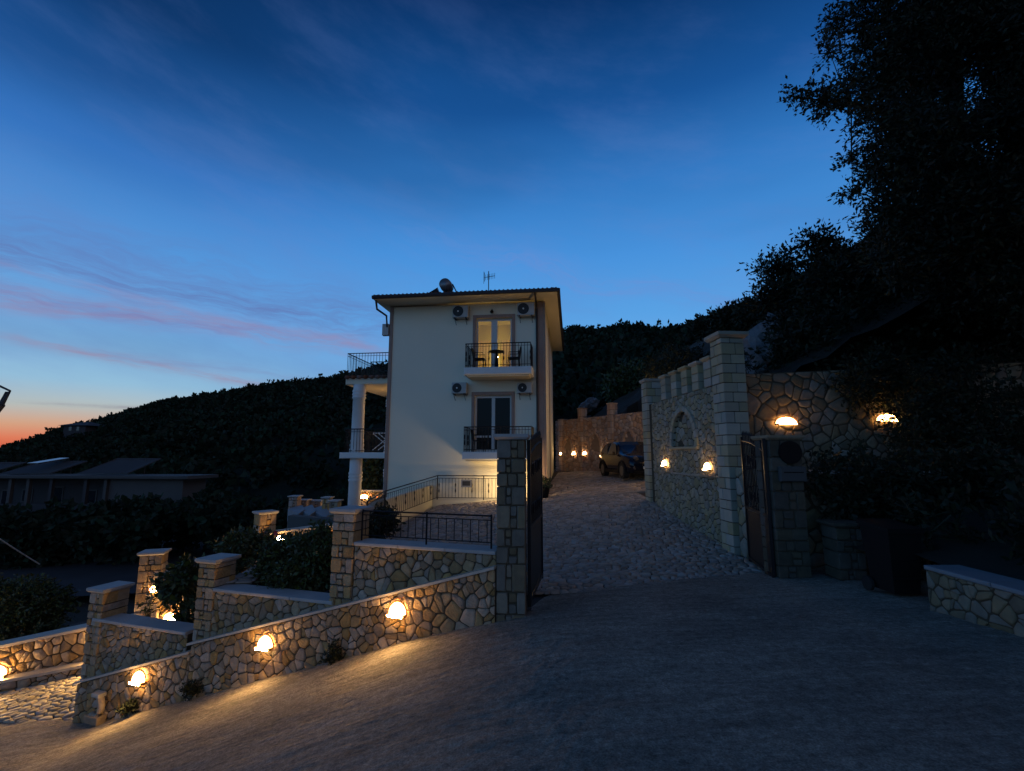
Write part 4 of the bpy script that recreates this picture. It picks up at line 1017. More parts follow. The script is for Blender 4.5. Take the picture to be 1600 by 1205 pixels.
# ------------------------------------------------------------------ fence in front of the facade, going down to the left
fa = H.px(775 + 75, 783, .35); 
pA = Wh(H.px(850, 775, .4)[0] - .5, 0, .4); pB = Wh(H.px(683, 783, .4)[0], 0, .4)
pA.z = h_drive(pA.x, pA.y) - .05; pB.z = -1.78; pA.z = -1.78
pC = P(600, 814, 15.6); pD = P(572, 840, 12.8)
t = thing('facade_fence', 'black iron fence along the foot of the villa, stepping down towards the garden', 'fence', pB)
railing(t, [pA, pA.lerp(pB, .5), pB, pC, pD], .93, .125, .02, .008, .83, 5, True)
st_ = H.px(729, 755, .43)
t = thing('name_plate', 'small dark rectangular plate hung on the facade fence', 'sign', Wh(st_[0], st_[1] - .15, .46))
MB().fbox(Wh, st_[0] - .21, st_[0] + .21, st_[1] - .16, st_[1] + .14, .44, .46).make('plate', 'slate', t)
MB().fbox(Wh, st_[0] - .16, st_[0] + .16, st_[1] - .10, st_[1] + .08, .461, .465).make('print_field', 'asphalt', t)
# low plastered wall under the stepping fence (catches the light)
mb = MB(); q = [pB + Vector((-.25, .3, -.5)), pC + Vector((-.3, .25, -.5)), pD + Vector((-.3, .2, -.6))]
for p, r_ in zip(q, q[1:]):
    mb.prism([p + Vector((0, 0, 1.05)), r_ + Vector((0, 0, 1.05)), r_ + Vector((-.25, .1, 1.05)), p + Vector((-.25, .1, 1.05))], [p, r_, r_ + Vector((-.25, .1, 0)), p + Vector((-.25, .1, 0))])
tag(mb.make('plaster_parapet', 'plaster'), 'low plastered parapet behind the stepping iron fence, catching warm light', 'parapet')
# unseen floodlight on the plaza, added by guess to light the facade
fl = thing('floodlight', 'floodlight on the paving hidden behind the gate pillar, aimed at the villa front', 'floodlight', P(800, 778, 18.0))
fl.location.z = h_drive(fl.location.x, 18.0)
MB().add([(-.25, .05, .12), (.25, .05, .12), (.25, -.05, .32), (-.25, -.05, .32)], [(0, 1, 2, 3)]).make('lens', 'flood', fl, world=False)
MB().box((0, -.1, .2), .54, .12, .26).make('housing', 'black', fl, world=False)
MB().box((0, 0, .03), .3, .25, .06).make('foot', 'black', fl, world=False)
fl.scale = (1.5, 1.2, 1.2)
# planter pot at the corner
pp = P(851, 776, 18.2); pp.z = h_drive(pp.x, pp.y)
t = thing('planter_pot', 'dark clay pot with a small plant at the right corner of the villa', 'plant pot', pp)
MB().lathe(tuple(pp), [(.13, 0), (.17, .2), (.2, .38), (.22, .40)], 14).make('pot', 'black', t, smooth=True)

# ------------------------------------------------------------------ foliage
def foliage(name, m, blobs, n, leaf, parent=None, seed=1, elong=2.2, twig=.35, per=10, shell=.55, kind=None):
    """blobs: (centre, radii). sprays: short twigs with leaves, denser to the outside"""
    rg = np.random.default_rng(seed); B = np.array([tuple(b[0]) for b in blobs]); Rr = np.array([b[1] if hasattr(b[1], '__len__') else (b[1],) * 3 for b in blobs])
    vol = (Rr.prod(1)) ** .67; idx = rg.choice(len(blobs), n, p=vol / vol.sum())
    d = rg.normal(size=(n, 3)); d /= np.linalg.norm(d, axis=1)[:, None]
    r = shell + (1 - shell) * rg.random(n) ** .6; r *= (.75 + .45 * rg.random(n) ** 3)
    org = B[idx] + d * Rr[idx] * r[:, None]
    tw = d + rg.normal(size=(n, 3)) * .6; tw[:, 2] += .15; tw /= np.linalg.norm(tw, axis=1)[:, None]
    tt = rg.random((n, per)); pos = org[:, None, :] + tw[:, None, :] * (tt * twig)[:, :, None] + rg.normal(size=(n, per, 3)) * twig * .10
    a = tw[:, None, :] * .6 + rg.normal(size=(n, per, 3)) * .7; a /= np.linalg.norm(a, axis=2)[:, :, None]
    b = np.cross(a, rg.normal(size=(n, per, 3))); b /= np.linalg.norm(b, axis=2)[:, :, None]
    L_ = leaf * (.6 + .8 * rg.random((n, per)))[:, :, None]; a *= L_; b *= L_ / elong
    sdv = np.cross(tw, rg.normal(size=(n, 3))); sdv /= np.linalg.norm(sdv, axis=1)[:, None]; sdv *= .006 + leaf * .02
    TW = np.stack([org - tw * twig * .6 - sdv, org - tw * twig * .6 + sdv, org + tw * twig * .95 + sdv * .3, org + tw * twig * .95 - sdv * .3], 1).reshape(-1, 3)
    P0 = pos; P1 = pos + a * .5 + b * .5; P2 = pos + a; P3 = pos + a * .5 - b * .5
    V = np.concatenate([np.stack([P0, P1, P2, P3], 2).reshape(-1, 3), TW]); K = len(V) // 4
    o0 = Vector((0, 0, 0))
    if parent is not None: o0 = ORG[parent.name]
    V = V - np.array(tuple(o0))
    me = bpy.data.meshes.new(name); me.vertices.add(K * 4); me.vertices.foreach_set('co', V.astype(np.float32).ravel())
    me.loops.add(K * 4); me.loops.foreach_set('vertex_index', np.arange(K * 4, dtype=np.int32))
    me.polygons.add(K); me.polygons.foreach_set('loop_start', np.arange(0, K * 4, 4, dtype=np.int32)); me.polygons.foreach_set('loop_total', np.full(K, 4, dtype=np.int32))
    me.update(); me.materials.append(MT[m]); o = bpy.data.objects.new(name, me); col.objects.link(o)
    if parent is not None: o.parent = parent
    return tag(o, kind=kind)
def plant(name, label, cat, base, blobs, n, leaf, m='leaf', seed=1, stems=3, stem_r=.015, group=None, **kw):
    t = thing(name, label, cat, base, 0, group)
    mb = MB(); rg = random.Random(seed); base = Vector(base)
    for i in range(max(stems, 1)):
        b = blobs[i % len(blobs)]; c = Vector(b[0]); mid = base.lerp(c, .5) + Vector((rg.uniform(-.1, .1), rg.uniform(-.1, .1), 0)) * (c - base).length * .4
        mb.tube([base, mid, c + Vector((0, 0, .3 * (b[1] if not hasattr(b[1], '__len__') else b[1][2])))], [stem_r, stem_r * .8, stem_r * .35], 5)
    mb.make('stem' if stem_r < .06 else 'trunk', 'bark', t, smooth=True)
    foliage('foliage' if stem_r < .06 else 'crown', m, blobs, n, leaf, t, seed, **kw)
    return t
def bl(px_, py_, D, rp):                                 # blob from picture place, radius in pixels at that depth
    p = P(px_, py_, D); k = D / (F * .98)
    return (p, rp * k if not hasattr(rp, '__len__') else (rp[0] * k, (rp[0] + rp[1]) / 2 * k, rp[1] * k))
plant('potted_plant', 'small bushy plant in the dark pot at the villa corner', 'plant', pp + Vector((0, 0, .38)), [(pp + Vector((0, 0, .5)), .2)], 60, .09, 'leaf', 3, 2, twig=.15)
# garden beds behind the terrace walls
def bed(name, pl, pr, zc, dep, rise):
    a = FW.px(pl, 900, -.34)[0]; b = FW.px(pr, 900, -.34)[0]; mb = MB(); n = 14; k = 8
    for i in range(n + 1):
        for j in range(k + 1):
            s_ = a + (b - a) * i / n; d_ = -.33 - dep * j / k; mb.v.append(tuple(FW.W(s_, zc - .12 + rise * j / k + .05 * noise.noise(Vector((s_ * 2, d_ * 2, 1))), d_)))
    mb.f = [(i * (k + 1) + j, (i + 1) * (k + 1) + j, (i + 1) * (k + 1) + j + 1, i * (k + 1) + j + 1) for i in range(n) for j in range(k)]
    mb.make(name, 'soil', kind='structure')
bed('garden_bed', 330, 530, -2.17, 3.4, .1); bed('lower_garden_bed', 150, 310, -3.0, 2.0, -.9)
plant('garden_shrub', 'large dark leafy shrub filling the bed left of the fence pillar', 'shrub', P(478, 915, 8.6), [bl(455, 872, 9.0, (34, 24)), bl(492, 862, 8.8, (24, 24)), bl(432, 885, 8.9, (22, 22)), bl(470, 905, 8.5, (44, 16)), bl(500, 890, 8.5, (18, 30)), bl(506, 838, 8.9, (9, 10))], 1700, .085, 'leaf', 11, 5, .02, twig=.22)
plant('flowering_shrub', 'lit yellow-green flowering shrub beside the middle pillar', 'shrub', P(372, 905, 9.4), [bl(382, 855, 9.9, (18, 14)), bl(370, 880, 9.5, (10, 18)), bl(404, 850, 10.3, (10, 12)), bl(365, 852, 9.6, (12, 10)), bl(424, 862, 10.2, (10, 8))], 420, .085, 'leaf', 12, 4, .015, twig=.25)
for i, (x_, y_) in enumerate(((424, 852), (418, 856), (432, 833), (500, 831))):
    p = P(x_, y_, 9.6 if i < 2 else 10)
    tg = MB(); 
    for q in range(7):
        an = q * 2 * PI / 7; tg.add([p, p + Vector((.05 * math.cos(an), -.02, .05 * math.sin(an))), p + Vector((.05 * math.cos(an + .8), -.03, .05 * math.sin(an + .8)))], [(0, 1, 2)])
    tag(tg.make('flower', 'pink', smooth=False), ['red flower on the edge of the shrub, upper one of a close pair', 'red flower on the edge of the shrub, lower one of a close pair', 'red flower against the lit far coping', 'red flower at the top of the large dark shrub'][i], 'flower', 'red flowers in the garden')
plant('citrus_shrub', 'dark broad-leaved citrus shrub leaning in front of the two lit lamps', 'shrub', P(290, 985, 9.2), [bl(280, 912, 9.3, (18, 16)), bl(294, 900, 9.3, (12, 18)), bl(266, 922, 9.4, (12, 8)), bl(294, 955, 9.2, (8, 20)), bl(292, 976, 9.4, (8, 5))], 165, .14, 'leaf', 13, 5, .018, twig=.22, per=8)
plant('climbing_plant', 'thin climbing plant on the far lit pillar at the lamp', 'climber', P(232, 975, 11.2), [bl(235, 940, 11.3, (7, 14)), bl(230, 962, 11.2, (6, 10))], 16, .10, 'leaf', 14, 2, .01, twig=.18, per=6)
plant('hedge_bush', 'dark bushy hedge lit faintly above the lowest coping at the left edge', 'hedge', P(20, 1000, 13.5), [bl(-10, 945, 14, (50, 30)), bl(45, 940, 14, (40, 24)), bl(85, 945, 14.3, (22, 14)), bl(25, 975, 14, (60, 26))], 2200, .10, 'leaf', 15, 3, .03, twig=.25)
# weeds at the wall foot
for i, (x_, y_, r_) in enumerate(((519, 1026, (6, 12)), (300, 1078, (7, 4)), (200, 1106, (6, 3)))):
    p = FW.at(x_, y_, .12)
    plant('weed', ['dark tuft of weeds at the wall foot where the street wall bends', 'weeds at the wall foot between middle and lowest lamp', 'weeds at the wall foot near the round spout'][i], 'weeds', (p.x, p.y, gz(FW, FW.px(x_, y_, .12)[0], .12)), [bl(x_, y_, p.y, r_)], 45, .05, 'leaf_dark', 30 + i, 2, .006, 'weeds at the foot of the street wall', twig=.1)

# ------------------------------------------------------------------ far terrace walls, cross wall, lower drive
Fa = Fr((-12.6, 10.9), (-8.85, 12.15)); Fb = Fr((-8.85, 12.15), (-7.16, 14.0)); Fc = Fr((-7.16, 14.0), (-4.6, 15.2))
def plainwall(fr, zb0, zb1, zt0, zt1, label, m='stone', seed=1, name='far_terrace_wall', cop=.06, sp=(.2, .15), nmax=280, ov=.06, h=.03):
    t = wallthing(name, label, fr, fr.len / 2, min(zb0, zb1)); Ln = fr.len
    out = [(0, zb0), (Ln, zb1), (Ln, zt1), (0, zt0)]
    poly_core(fr, out, -.32, 0, t); rubble(t, fr.W, out, sp[0], sp[1], m, .009, h, -.005, random.Random(seed), nmax)
    k = max(2, int(Ln / .9))
    for i in range(k):
        f0, f1 = i / k, (i + 1) / k; za, zb_ = zt0 + (zt1 - zt0) * f0, zt0 + (zt1 - zt0) * f1; a, b = Ln * f0 + .003, Ln * f1 - .003
        MB().prism([fr.W(a, za + cop, ov), fr.W(b, zb_ + cop, ov), fr.W(b, zb_ + cop, -.38), fr.W(a, za + cop, -.38)], [fr.W(a, za, ov), fr.W(b, zb_, ov), fr.W(b, zb_, -.38), fr.W(a, za, -.38)]).make('coping_slab', 'coping_lit', t)
    return t
z0c = Fa.px(0, 1003)[1]; z1c = Fa.px(205, 962)[1]
plainwall(Fa, -5.4, -5.0, z0c - .3, z1c - .06, 'lit rubble wall with pale coping beyond the cobbled side entrance', seed=71)
# lower step in front of that wall
Fd = Fr((-12.6, 10.6), (-9.3, 11.7)); zd0 = Fd.px(0, 1068)[1]
plainwall(Fd, -5.5, -5.2, zd0 - .15, Fd.px(130, 1037)[1] - .04, 'low lit rubble plinth along the cobbled side entrance', seed=72, name='plinth_wall', sp=(.18, .14), ov=.02)
zb_r = Fb.px(300, 886)[1]
plainwall(Fb, -5.0, -4.2, Fb.px(245, 897)[1] - .06, Fb.px(395, 850)[1] - .5, 'lit rubble wall with two lamps behind the citrus shrub', seed=73)
plainwall(Fc, -4.2, -4.0, Fc.px(425, 836)[1], Fc.px(515, 820)[1], 'low lit wall with pale coping behind the dark garden shrub', seed=74, sp=(.22, .12))
pillar(Fa, Fa.len - .25, .47, .42, -5.0, -2.46, 'brightly lit far pillar beyond the lowest terrace step', d1=.06, course=.2)
pillar(Fb, Fb.len - .10, .46, .42, -4.6, -1.72, 'lit far pillar rising behind the flowering shrub', d1=.06, course=.2)
lamp(Fb, 243, 921, 'lamp high on the far wall just right of the brightly lit pillar', 'lamps of the far terrace wall', .05)
lamp(Fb, 264, 967, 'lamp low on the far wall behind the citrus shrub', 'lamps of the far terrace wall', .05)
lamp(Fa, -6, 1054, 'lamp at the left picture edge on the wall beyond the side entrance', 'lamps of the far terrace wall', .05, (1.5, 1.5, 1.3))
lamp(Fa, -130, 1070, 'lamp beyond the left picture edge on the wall of the side entrance', 'lamps of the far terrace wall', .05, (1.5, 1.5, 1.3))  # out of view, added by guess to brighten the side entrance
lamp(Fa, 172, 1005, 'lamp on the side entrance wall hidden behind the lowest corner pillar', 'lamps of the far terrace wall', .05, (1.5, 1.5, 1.3))  # second added lamp, unseen behind the pillar, also a guess
lamp(Fc, 437, 842, 'lamp hidden behind the garden shrub, lighting the far coping', 'lamps of the far terrace wall', .03, (1, 1, .6))
lamp(Fc, 503, 842, 'lamp behind the shrub at the right end of the far coping', 'lamps of the far terrace wall', .03, (1, 1, .6))
# sloping paved cross wall
c0_, c1_ = P(352, 912, 8.35), P(432, 866, 10.6)
t = thing('cross_wall', 'sloping paved wall top leading back from the middle coping between two shrubs', 'stone wall', (c0_ + c1_) / 2 + Vector((0, 0, -1)))
dirv = Vector((c1_.x - c0_.x, c1_.y - c0_.y, 0)).normalized(); sd = Vector((dirv.y, -dirv.x, 0)) * .42
mb = MB(); mb.prism([c0_ - sd * .1, c1_ - sd * .1, c1_ + sd, c0_ + sd][::-1], [p - Vector((0, 0, 1.6)) for p in (c0_ - sd * .1, c1_ - sd * .1, c1_ + sd, c0_ + sd)][::-1]); mb.make('core', 'mortar', t)
def Wc(a, b, d): return c0_.lerp(c1_, a) - sd * .1 + sd * 1.1 * b + Vector((0, 0, d))
rubble(t, lambda a, b, d: Wc(a / 2.6, b / .46, d), [(0, 0), (2.6, 0), (2.6, .46), (0, .46)], .24, .18, 'cobble', .01, .02, .0, random.Random(77), 60, name='paver')
# cobbled side entrance
def h_low(X, Y):
    p = FW.o; s_ = (Vector((X, Y, 0)) - p).dot(FW.u)
    z_ = -4.87 + (.12 * (X + 9.1) if X < -9.1 else .0)
    return z_ + (.30 * (X + 7.6) if X > -7.6 else 0)
lowd = MB()
Z = lambda s_, d_: (lambda p: Vector((p.x, p.y, h_low(p.x, p.y) - .03)))(FW.W(s_, 0, d_))
n, k = 24, 8
for i in range(n + 1):
    for j in range(k + 1): lowd.v.append(tuple(Z(-9 + 15 * i / n, .0 - 5.4 * j / k - (.35 if -9 + 15 * i / n > 0 else 0))))
lowd.f = [(i * (k + 1) + j, (i + 1) * (k + 1) + j, (i + 1) * (k + 1) + j + 1, i * (k + 1) + j + 1) for i in range(n) for j in range(k)]
lowo = lowd.make('side_entrance', 'joint', kind='structure'); ORG[lowo.name] = Vector((0, 0, 0))
rubble(lowo, lambda a, b, d: FW.W(a, h_low(FW.W(a, 0, b).x, 0) + d - .0, b), [(-6.5, -2.6), (-.05, -4.0), (-.05, -.05), (-6.5, -.05)], .22, .14, 'cobble_pale', .007, .03, -.02, random.Random(78), 300, 'cobble', key=lambda p: -p[1] + abs(p[0] + 2) * .3, drop=.08, jit=.3)

# distant pillars and slabs (450-515, 775-830)
for i, (x0, x1, yt, yb_, D_, m) in enumerate(((450, 463, 775, 800, 20, 'stone_red'), (464, 478, 781, 800, 20.6, 'stone_red'), (482, 500, 782, 800, 21, 'stone_red'), (502, 513, 777, 806, 19, 'stone'), (513, 526, 782, 815, 17.5, 'stone_grey'))):
    p0, p1 = P(x0, yb_, D_), P(x1, yb_, D_); fr = Fr((p0.x, p0.y), (p1.x, p1.y)); zt2 = P((x0 + x1) / 2, yt, D_).z
    pillar(fr, 0, fr.len, .4, p0.z - 1.0, zt2 - .06, ['leftmost far stone pillar of the lower garden', 'second far stone pillar of the lower garden', 'broad third far stone pillar of the lower garden', 'far garden pillar lit from its right side', 'pale far garden pillar beside the fence pillar'][i], d1=0, m=m, course=.25, caph=.06, name='garden_pillar', group='far garden pillars')
for i, (x0, x1, y0, y1) in enumerate(((450, 466, 795, 803), (466, 484, 795, 805), (484, 508, 796, 809))):
    a, b = P(x0, y0, 19.6 - i * .3), P(x1, y1, 18.4 - i * .3); off = Vector((.45, -.5, 0))
    mb = MB(); mb.prism([a, b, b + Vector((.02, .5, .1)), a + Vector((.3, .6, .1))], [p - Vector((0, 0, .5)) for p in (a, b, b + Vector((.02, .5, .1)), a + Vector((.3, .6, .1)))])
    tag(mb.make('sloping_slab', 'slate'), ['leftmost pale sloping slab below the far garden pillars', 'middle pale sloping slab below the far garden pillars', 'rightmost and longest pale sloping slab below the far pillars'][i], 'slab', 'sloping slabs of the lower garden')
a, b = P(450, 806, 18), P(528, 812, 16.5); c, d_ = P(450, 826, 17.5), P(528, 822, 16)
mb = MB(); mb.prism([a, b, b + Vector((0, .4, 0)), a + Vector((0, .4, 0))], [p + Vector((0, 0, -2.0)) for p in (a, b, b + Vector((0, .4, 0)), a + Vector((0, .4, 0)))])
tag(mb.make('grey_retaining_wall', 'house_far'), 'plain grey retaining wall under the sloping slabs in the lower garden', 'wall')
# lamp and embers seen between column and villa
GF = Fr((-7.5, 24), (-5.5, 24)); t = plainwall(GF, -3.5, -3.5, GF.px(575, 768)[1], GF.px(590, 768)[1], 'low garden wall with a lamp seen between column and villa', seed=75, name='back_garden_wall', nmax=60)
lamp(GF, 569, 777, 'round-topped garden lamp seen between the column and the villa', 'back garden lights', .05, (1.5, 1, .8))
for i, (x_, y_) in enumerate(((579, 773), (589, 776))):
    p = P(x_, y_, 23)
    t = thing('garden_light', ['tiny orange garden light next to the lamp behind the column', 'tiny red-orange garden light nearest the villa corner'][i], 'garden light', p + Vector((0, 0, -.5)), 0, 'back garden lights')
    MB().lathe(tuple(p), [(.01, -.05), (.05, 0), (.01, .05)], 8).make('bulb', 'red', t); MB().tube([p - Vector((0, 0, .6)), p - Vector((0, 0, .05))], .015, 5).make('stake', 'iron', t)
plant('garden_tree', 'small tree seen between the terrace column and the villa', 'tree', P(583, 782, 26), [bl(586, 745, 26, (14, 22)), bl(580, 765, 26, (12, 10)), bl(596, 735, 26, (10, 14))], 500, .22, 'leaf', 41, 3, .07, twig=.4)
plant('corner_shrub', 'dark shrub in front of the villa corner under the stepping fence', 'shrub', P(590, 845, 11.6), [bl(592, 820, 11.8, (20, 16)), bl(604, 808, 12.6, (12, 10)), bl(580, 835, 11.4, (14, 12))], 260, .11, 'leaf_dark', 42, 3, .015, twig=.22, per=8)

# ------------------------------------------------------------------ the parked car
def build_car():
    rx_, ry_ = P(943, 742, 22.9), P(972, 748, 20.5)
    fw = Vector((5.60 - .86, 20.35, 0)); 
    hd = Vector((.13, -1, 0)).normalized(); sd = Vector((hd.y, -hd.x, 0)) * -1        # sd points to the car's left side (picture right)
    front_r = P(975.5, 748, 20.3); base = front_r + sd * .78 - hd * 1.27; base.z = front_r.z
    t = thing('parked_car', 'dark blue compact crossover parked behind the far end of the battlement wall', 'car', base)
    def Wc_(x_, y_, z_): p = base + hd * x_ + sd * y_; return Vector((p.x, p.y, base.z + z_))
    # stations: x, z sill, z belt, z top, half width low, half width belt, half width top
    S = [(-2.02, .50, .80, .98, .60, .66, .52), (-1.95, .35, .95, 1.18, .78, .80, .60), (-1.75, .25, 1.02, 1.44, .84, .86, .60), (-1.25, .22, 1.0, 1.55, .86, .88, .62), (-.5, .22, .98, 1.58, .86, .88, .64), (.05, .22, .97, 1.56, .86, .88, .63), (.45, .22, .97, 1.40, .86, .88, .64), (.92, .22, .98, 1.06, .86, .88, .72), (1.35, .22, .94, 1.02, .86, .88, .70), (1.75, .24, .86, .95, .84, .86, .66), (1.98, .30, .72, .82, .76, .78, .58), (2.07, .40, .62, .70, .62, .64, .46)]
    vs = []
    for (x_, zs_, zb_, zt_2, wl, wb, wt) in S:
        half = [(wl * .8, zs_), (wl, zs_ + .08), (wl + .02, (zs_ + zb_) / 2), (wb, zb_ - .08), (wb - .02, zb_), ((wb + wt) / 2 - .02, (zb_ + zt_2) / 2 + .02), (wt, zt_2 - .03), (wt * .6, zt_2)]
        ring = [(a, b) for a, b in half] + [(-a, b) for a, b in half[::-1]]
        vs += [Wc_(x_, a, b) for a, b in ring]
    m = 16; fs = []
    for i in range(len(S) - 1):
        for k in range(m): fs.append((i * m + k, i * m + (k + 1) % m, (i + 1) * m + (k + 1) % m, (i + 1) * m + k))
    fs += [tuple(range(m))[::-1], tuple(range((len(S) - 1) * m, len(S) * m))]
    body = MB().add(vs, fs).make('body', 'car', t, smooth=True)
    def pane(name, pts, par=body): MB().prism(pts, [p + (base + Vector((0, 0, .9)) - p) * .02 for p in pts]).make(name, 'carglass', t)
    pane('windscreen', [Wc_(.88, -.64, 1.09), Wc_(.88, .64, 1.09), Wc_(.14, .56, 1.575), Wc_(.14, -.56, 1.575)])
    for sg in (-1, 1):
        q = [Wc_(.62, sg * .865, 1.03), Wc_(.12, sg * .70, 1.50), Wc_(-.42, sg * .70, 1.52), Wc_(-.45, sg * .885, 1.03)]
        pane('side_window', q if sg < 0 else q[::-1])
        q = [Wc_(-.50, sg * .885, 1.03), Wc_(-.47, sg * .70, 1.52), Wc_(-1.1, sg * .68, 1.49), Wc_(-1.5, sg * .86, 1.12)]
        pane('side_window', q if sg < 0 else q[::-1])
        MB().prism([Wc_(.55, sg * .92, .98), Wc_(.68, sg * 1.05, .98), Wc_(.68, sg * 1.05, 1.14), Wc_(.55, sg * .92, 1.14)], [Wc_(.62, sg * .92, .98), Wc_(.74, sg * 1.04, .98), Wc_(.74, sg * 1.04, 1.12), Wc_(.62, sg * .92, 1.12)]).make('wing_mirror', 'black', t)
        MB().tube([Wc_(1.88, sg * .52, .86), Wc_(2.02, sg * .50, .82)], [.10, .08], 12).make('headlight', 'rim', t)
        MB().tube([Wc_(1.94, sg * .62, .48), Wc_(2.06, sg * .58, .48)], [.09, .08], 12).make('fog_lamp', 'rim', t)
        for x_ in (1.27, -1.27):
            wl_ = MB().tube([Wc_(x_, sg * .66, .33), Wc_(x_, sg * .885, .33)], .335, 24).make('wheel', 'tyre', t, smooth=False)
            MB().tube([Wc_(x_, sg * .86, .33), Wc_(x_, sg * .893, .33)], .21, 16).make('rim', 'rim', wl_)
            arc_ = [Wc_(x_ + .40 * math.cos(PI * q / 10), sg * .885, .33 + .40 * math.sin(PI * q / 10)) for q in range(11)]
            MB().tube(arc_, .045, 6).make('wheel_arch', 'black', t)
        MB().prism([Wc_(.85, sg * .895, .22), Wc_(-.85, sg * .895, .22), Wc_(-.85, sg * .895, .36), Wc_(.85, sg * .895, .36)], [Wc_(.85, sg * .80, .22), Wc_(-.85, sg * .80, .22), Wc_(-.85, sg * .80, .36), Wc_(.85, sg * .80, .36)]).make('sill_trim', 'black', t)
    MB().prism([Wc_(2.085, -.3, .60), Wc_(2.085, .3, .60), Wc_(2.06, .34, .72), Wc_(2.06, -.34, .72)], [Wc_(1.9, -.3, .60), Wc_(1.9, .3, .60), Wc_(1.9, .34, .72), Wc_(1.9, -.34, .72)]).make('grille', 'black', t)
    MB().prism([Wc_(2.10, -.26, .42), Wc_(2.10, .26, .42), Wc_(2.10, .26, .53), Wc_(2.10, -.26, .53)], [Wc_(2.0, -.26, .42), Wc_(2.0, .26, .42), Wc_(2.0, .26, .53), Wc_(2.0, -.26, .53)]).make('number_plate', 'plate', t)
    MB().prism([Wc_(2.08, -.6, .24), Wc_(2.08, .6, .24), Wc_(2.09, .6, .36), Wc_(2.09, -.6, .36)], [Wc_(1.8, -.6, .24), Wc_(1.8, .6, .24), Wc_(1.8, .6, .36), Wc_(1.8, -.6, .36)]).make('lower_bumper', 'black', t)
    for sg in (-1, 1): MB().tube([Wc_(.0, sg * .6, 1.585), Wc_(-1.3, sg * .58, 1.575)], .018, 5).make('roof_rail', 'rim', t)
build_car()

# ------------------------------------------------------------------ hills, lower ground, far house
def lerp_pts(pts, x_):
    for (x0, y0), (x1, y1) in zip(pts, pts[1:]):
        if x0 <= x_ <= x1: return y0 + (y1 - y0) * (x_ - x0) / (x1 - x0)
    return pts[0][1] if x_ < pts[0][0] else pts[-1][1]
def hill(name, crest, foot, x0, x1, Df, Dc, ntree, rt, seed, dz=2.0, m='hill'):
    """surface from a foot line up to the crest line and down behind it; trees scattered on it"""
    nx, ny = 90, 16; mb = MB()
    def S(u_, v_):
        x_ = x0 + (x1 - x0) * u_; a = P(x_, lerp_pts(foot, x_), Df(x_)); b = P(x_, lerp_pts(crest, x_), Dc(x_))
        if v_ <= 1:
            p = a.lerp(b, v_); p.z = a.z + (b.z - a.z) * (v_ ** .9) - rt * 1.0 * v_
        else:
            p = a.lerp(b, v_); p.z = b.z - rt * 1.0 - (v_ - 1) * (b - a).length * .5
        p.z += dz * noise.noise(Vector((p.x * .03, p.y * .03, seed))) * (1 - abs(v_ - .5) if v_ < 1 else .3)
        return p
    for i in range(nx + 1):
        for j in range(ny + 1): mb.v.append(tuple(S(i / nx, 1.35 * j / ny)))
    mb.f = [(i * (ny + 1) + j, (i + 1) * (ny + 1) + j, (i + 1) * (ny + 1) + j + 1, i * (ny + 1) + j + 1) for i in range(nx) for j in range(ny)]
    mb.make(name, 'hillsoil', kind='structure', smooth=True)
    rg = random.Random(seed); blobs = []
    for i in range(ntree):
        v_ = rg.random() ** .7 * 1.05 if i > ntree * .3 else rg.uniform(.94, 1.03); p = S(rg.random(), v_); r = rt * rg.uniform(.5, 1.25) * (.45 + .55 * min(1, p.y / Dc(800)))
        blobs.append((p + Vector((0, 0, r * .45)), (r, r, r * rg.uniform(.7, 1.15))))
    return blobs
crestL = [(-400, 760), (-60, 712), (0, 704), (22, 697), (50, 691), (90, 675), (110, 668), (145, 664), (185, 650), (210, 643), (240, 634), (280, 627), (325, 617), (360, 613), (400, 607), (450, 601), (500, 596), (545, 588), (600, 575), (700, 548), (800, 532), (870, 528)]
crestR = [(760, 545), (840, 535), (880, 528), (905, 523), (930, 527), (960, 523), (985, 520), (1010, 525), (1040, 522), (1060, 523), (1085, 512), (1105, 505), (1150, 492), (1200, 480), (1300, 440), (1700, 330)]
footL = [(-400, 860), (300, 800), (700, 770), (900, 740)]
B1 = hill('far_hillside', crestL, footL, -400, 900, lambda x_: 70, lambda x_: 190 - .02 * x_, 5200, 2.3, 3, 1.4)
foliage('far_woodland', 'hill', B1, 60000, 1.1, None, 71, elong=1.3, twig=.8, per=5, shell=.5, kind='stuff')
footR = [(760, 700), (1100, 690), (1700, 640)]
B2 = hill('near_hillside', crestR, footR, 780, 1650, lambda x_: 34, lambda x_: 95 - (x_ - 900) * .05 if x_ > 900 else 95, 2200, 1.9, 5, 1.2)
foliage('hillside_woodland', 'hill', B2, 26000, .8, None, 72, elong=1.4, twig=.8, per=5, shell=.5, kind='stuff')
# lower ground to the left, road, banks
def h_ground(X, Y): return -8.0 - .012 * max(0, Y - 20) + .25 * noise.noise(Vector((X * .1, Y * .1, 0))) + (3.2 * sstep((X + 9) / 8) if X > -9 else 0) - (0 if Y > 14 else 0)
grid_mesh('lower_ground', 'soil', lsp(-150, 8, 60), lambda X: lsp(13.6, 90, 50), h_ground)
grid_mesh('ground', 'hillsoil', lsp(-1600, 1600, 20), lambda X: lsp(-1600, 1600, 20), lambda X, Y: -16.0)
rl0, rl1 = P(50, 925, 24), P(380, 880, 24)
mb = MB(); n = 20
for i in range(n + 1):
    x_ = -60 + 640 * i / n
    for yy in (lerp_pts([(-60, 975), (60, 935), (250, 925), (600, 890)], x_), lerp_pts([(-60, 900), (80, 876), (280, 852), (600, 826)], x_)):
        r = ray(x_, yy); mb.v.append(tuple(r * (-7.7 / r.z)))
mb.f = [(2 * i, 2 * i + 2, 2 * i + 3, 2 * i + 1) for i in range(n)]
mb.make('lower_road', 'asphalt', kind='structure')
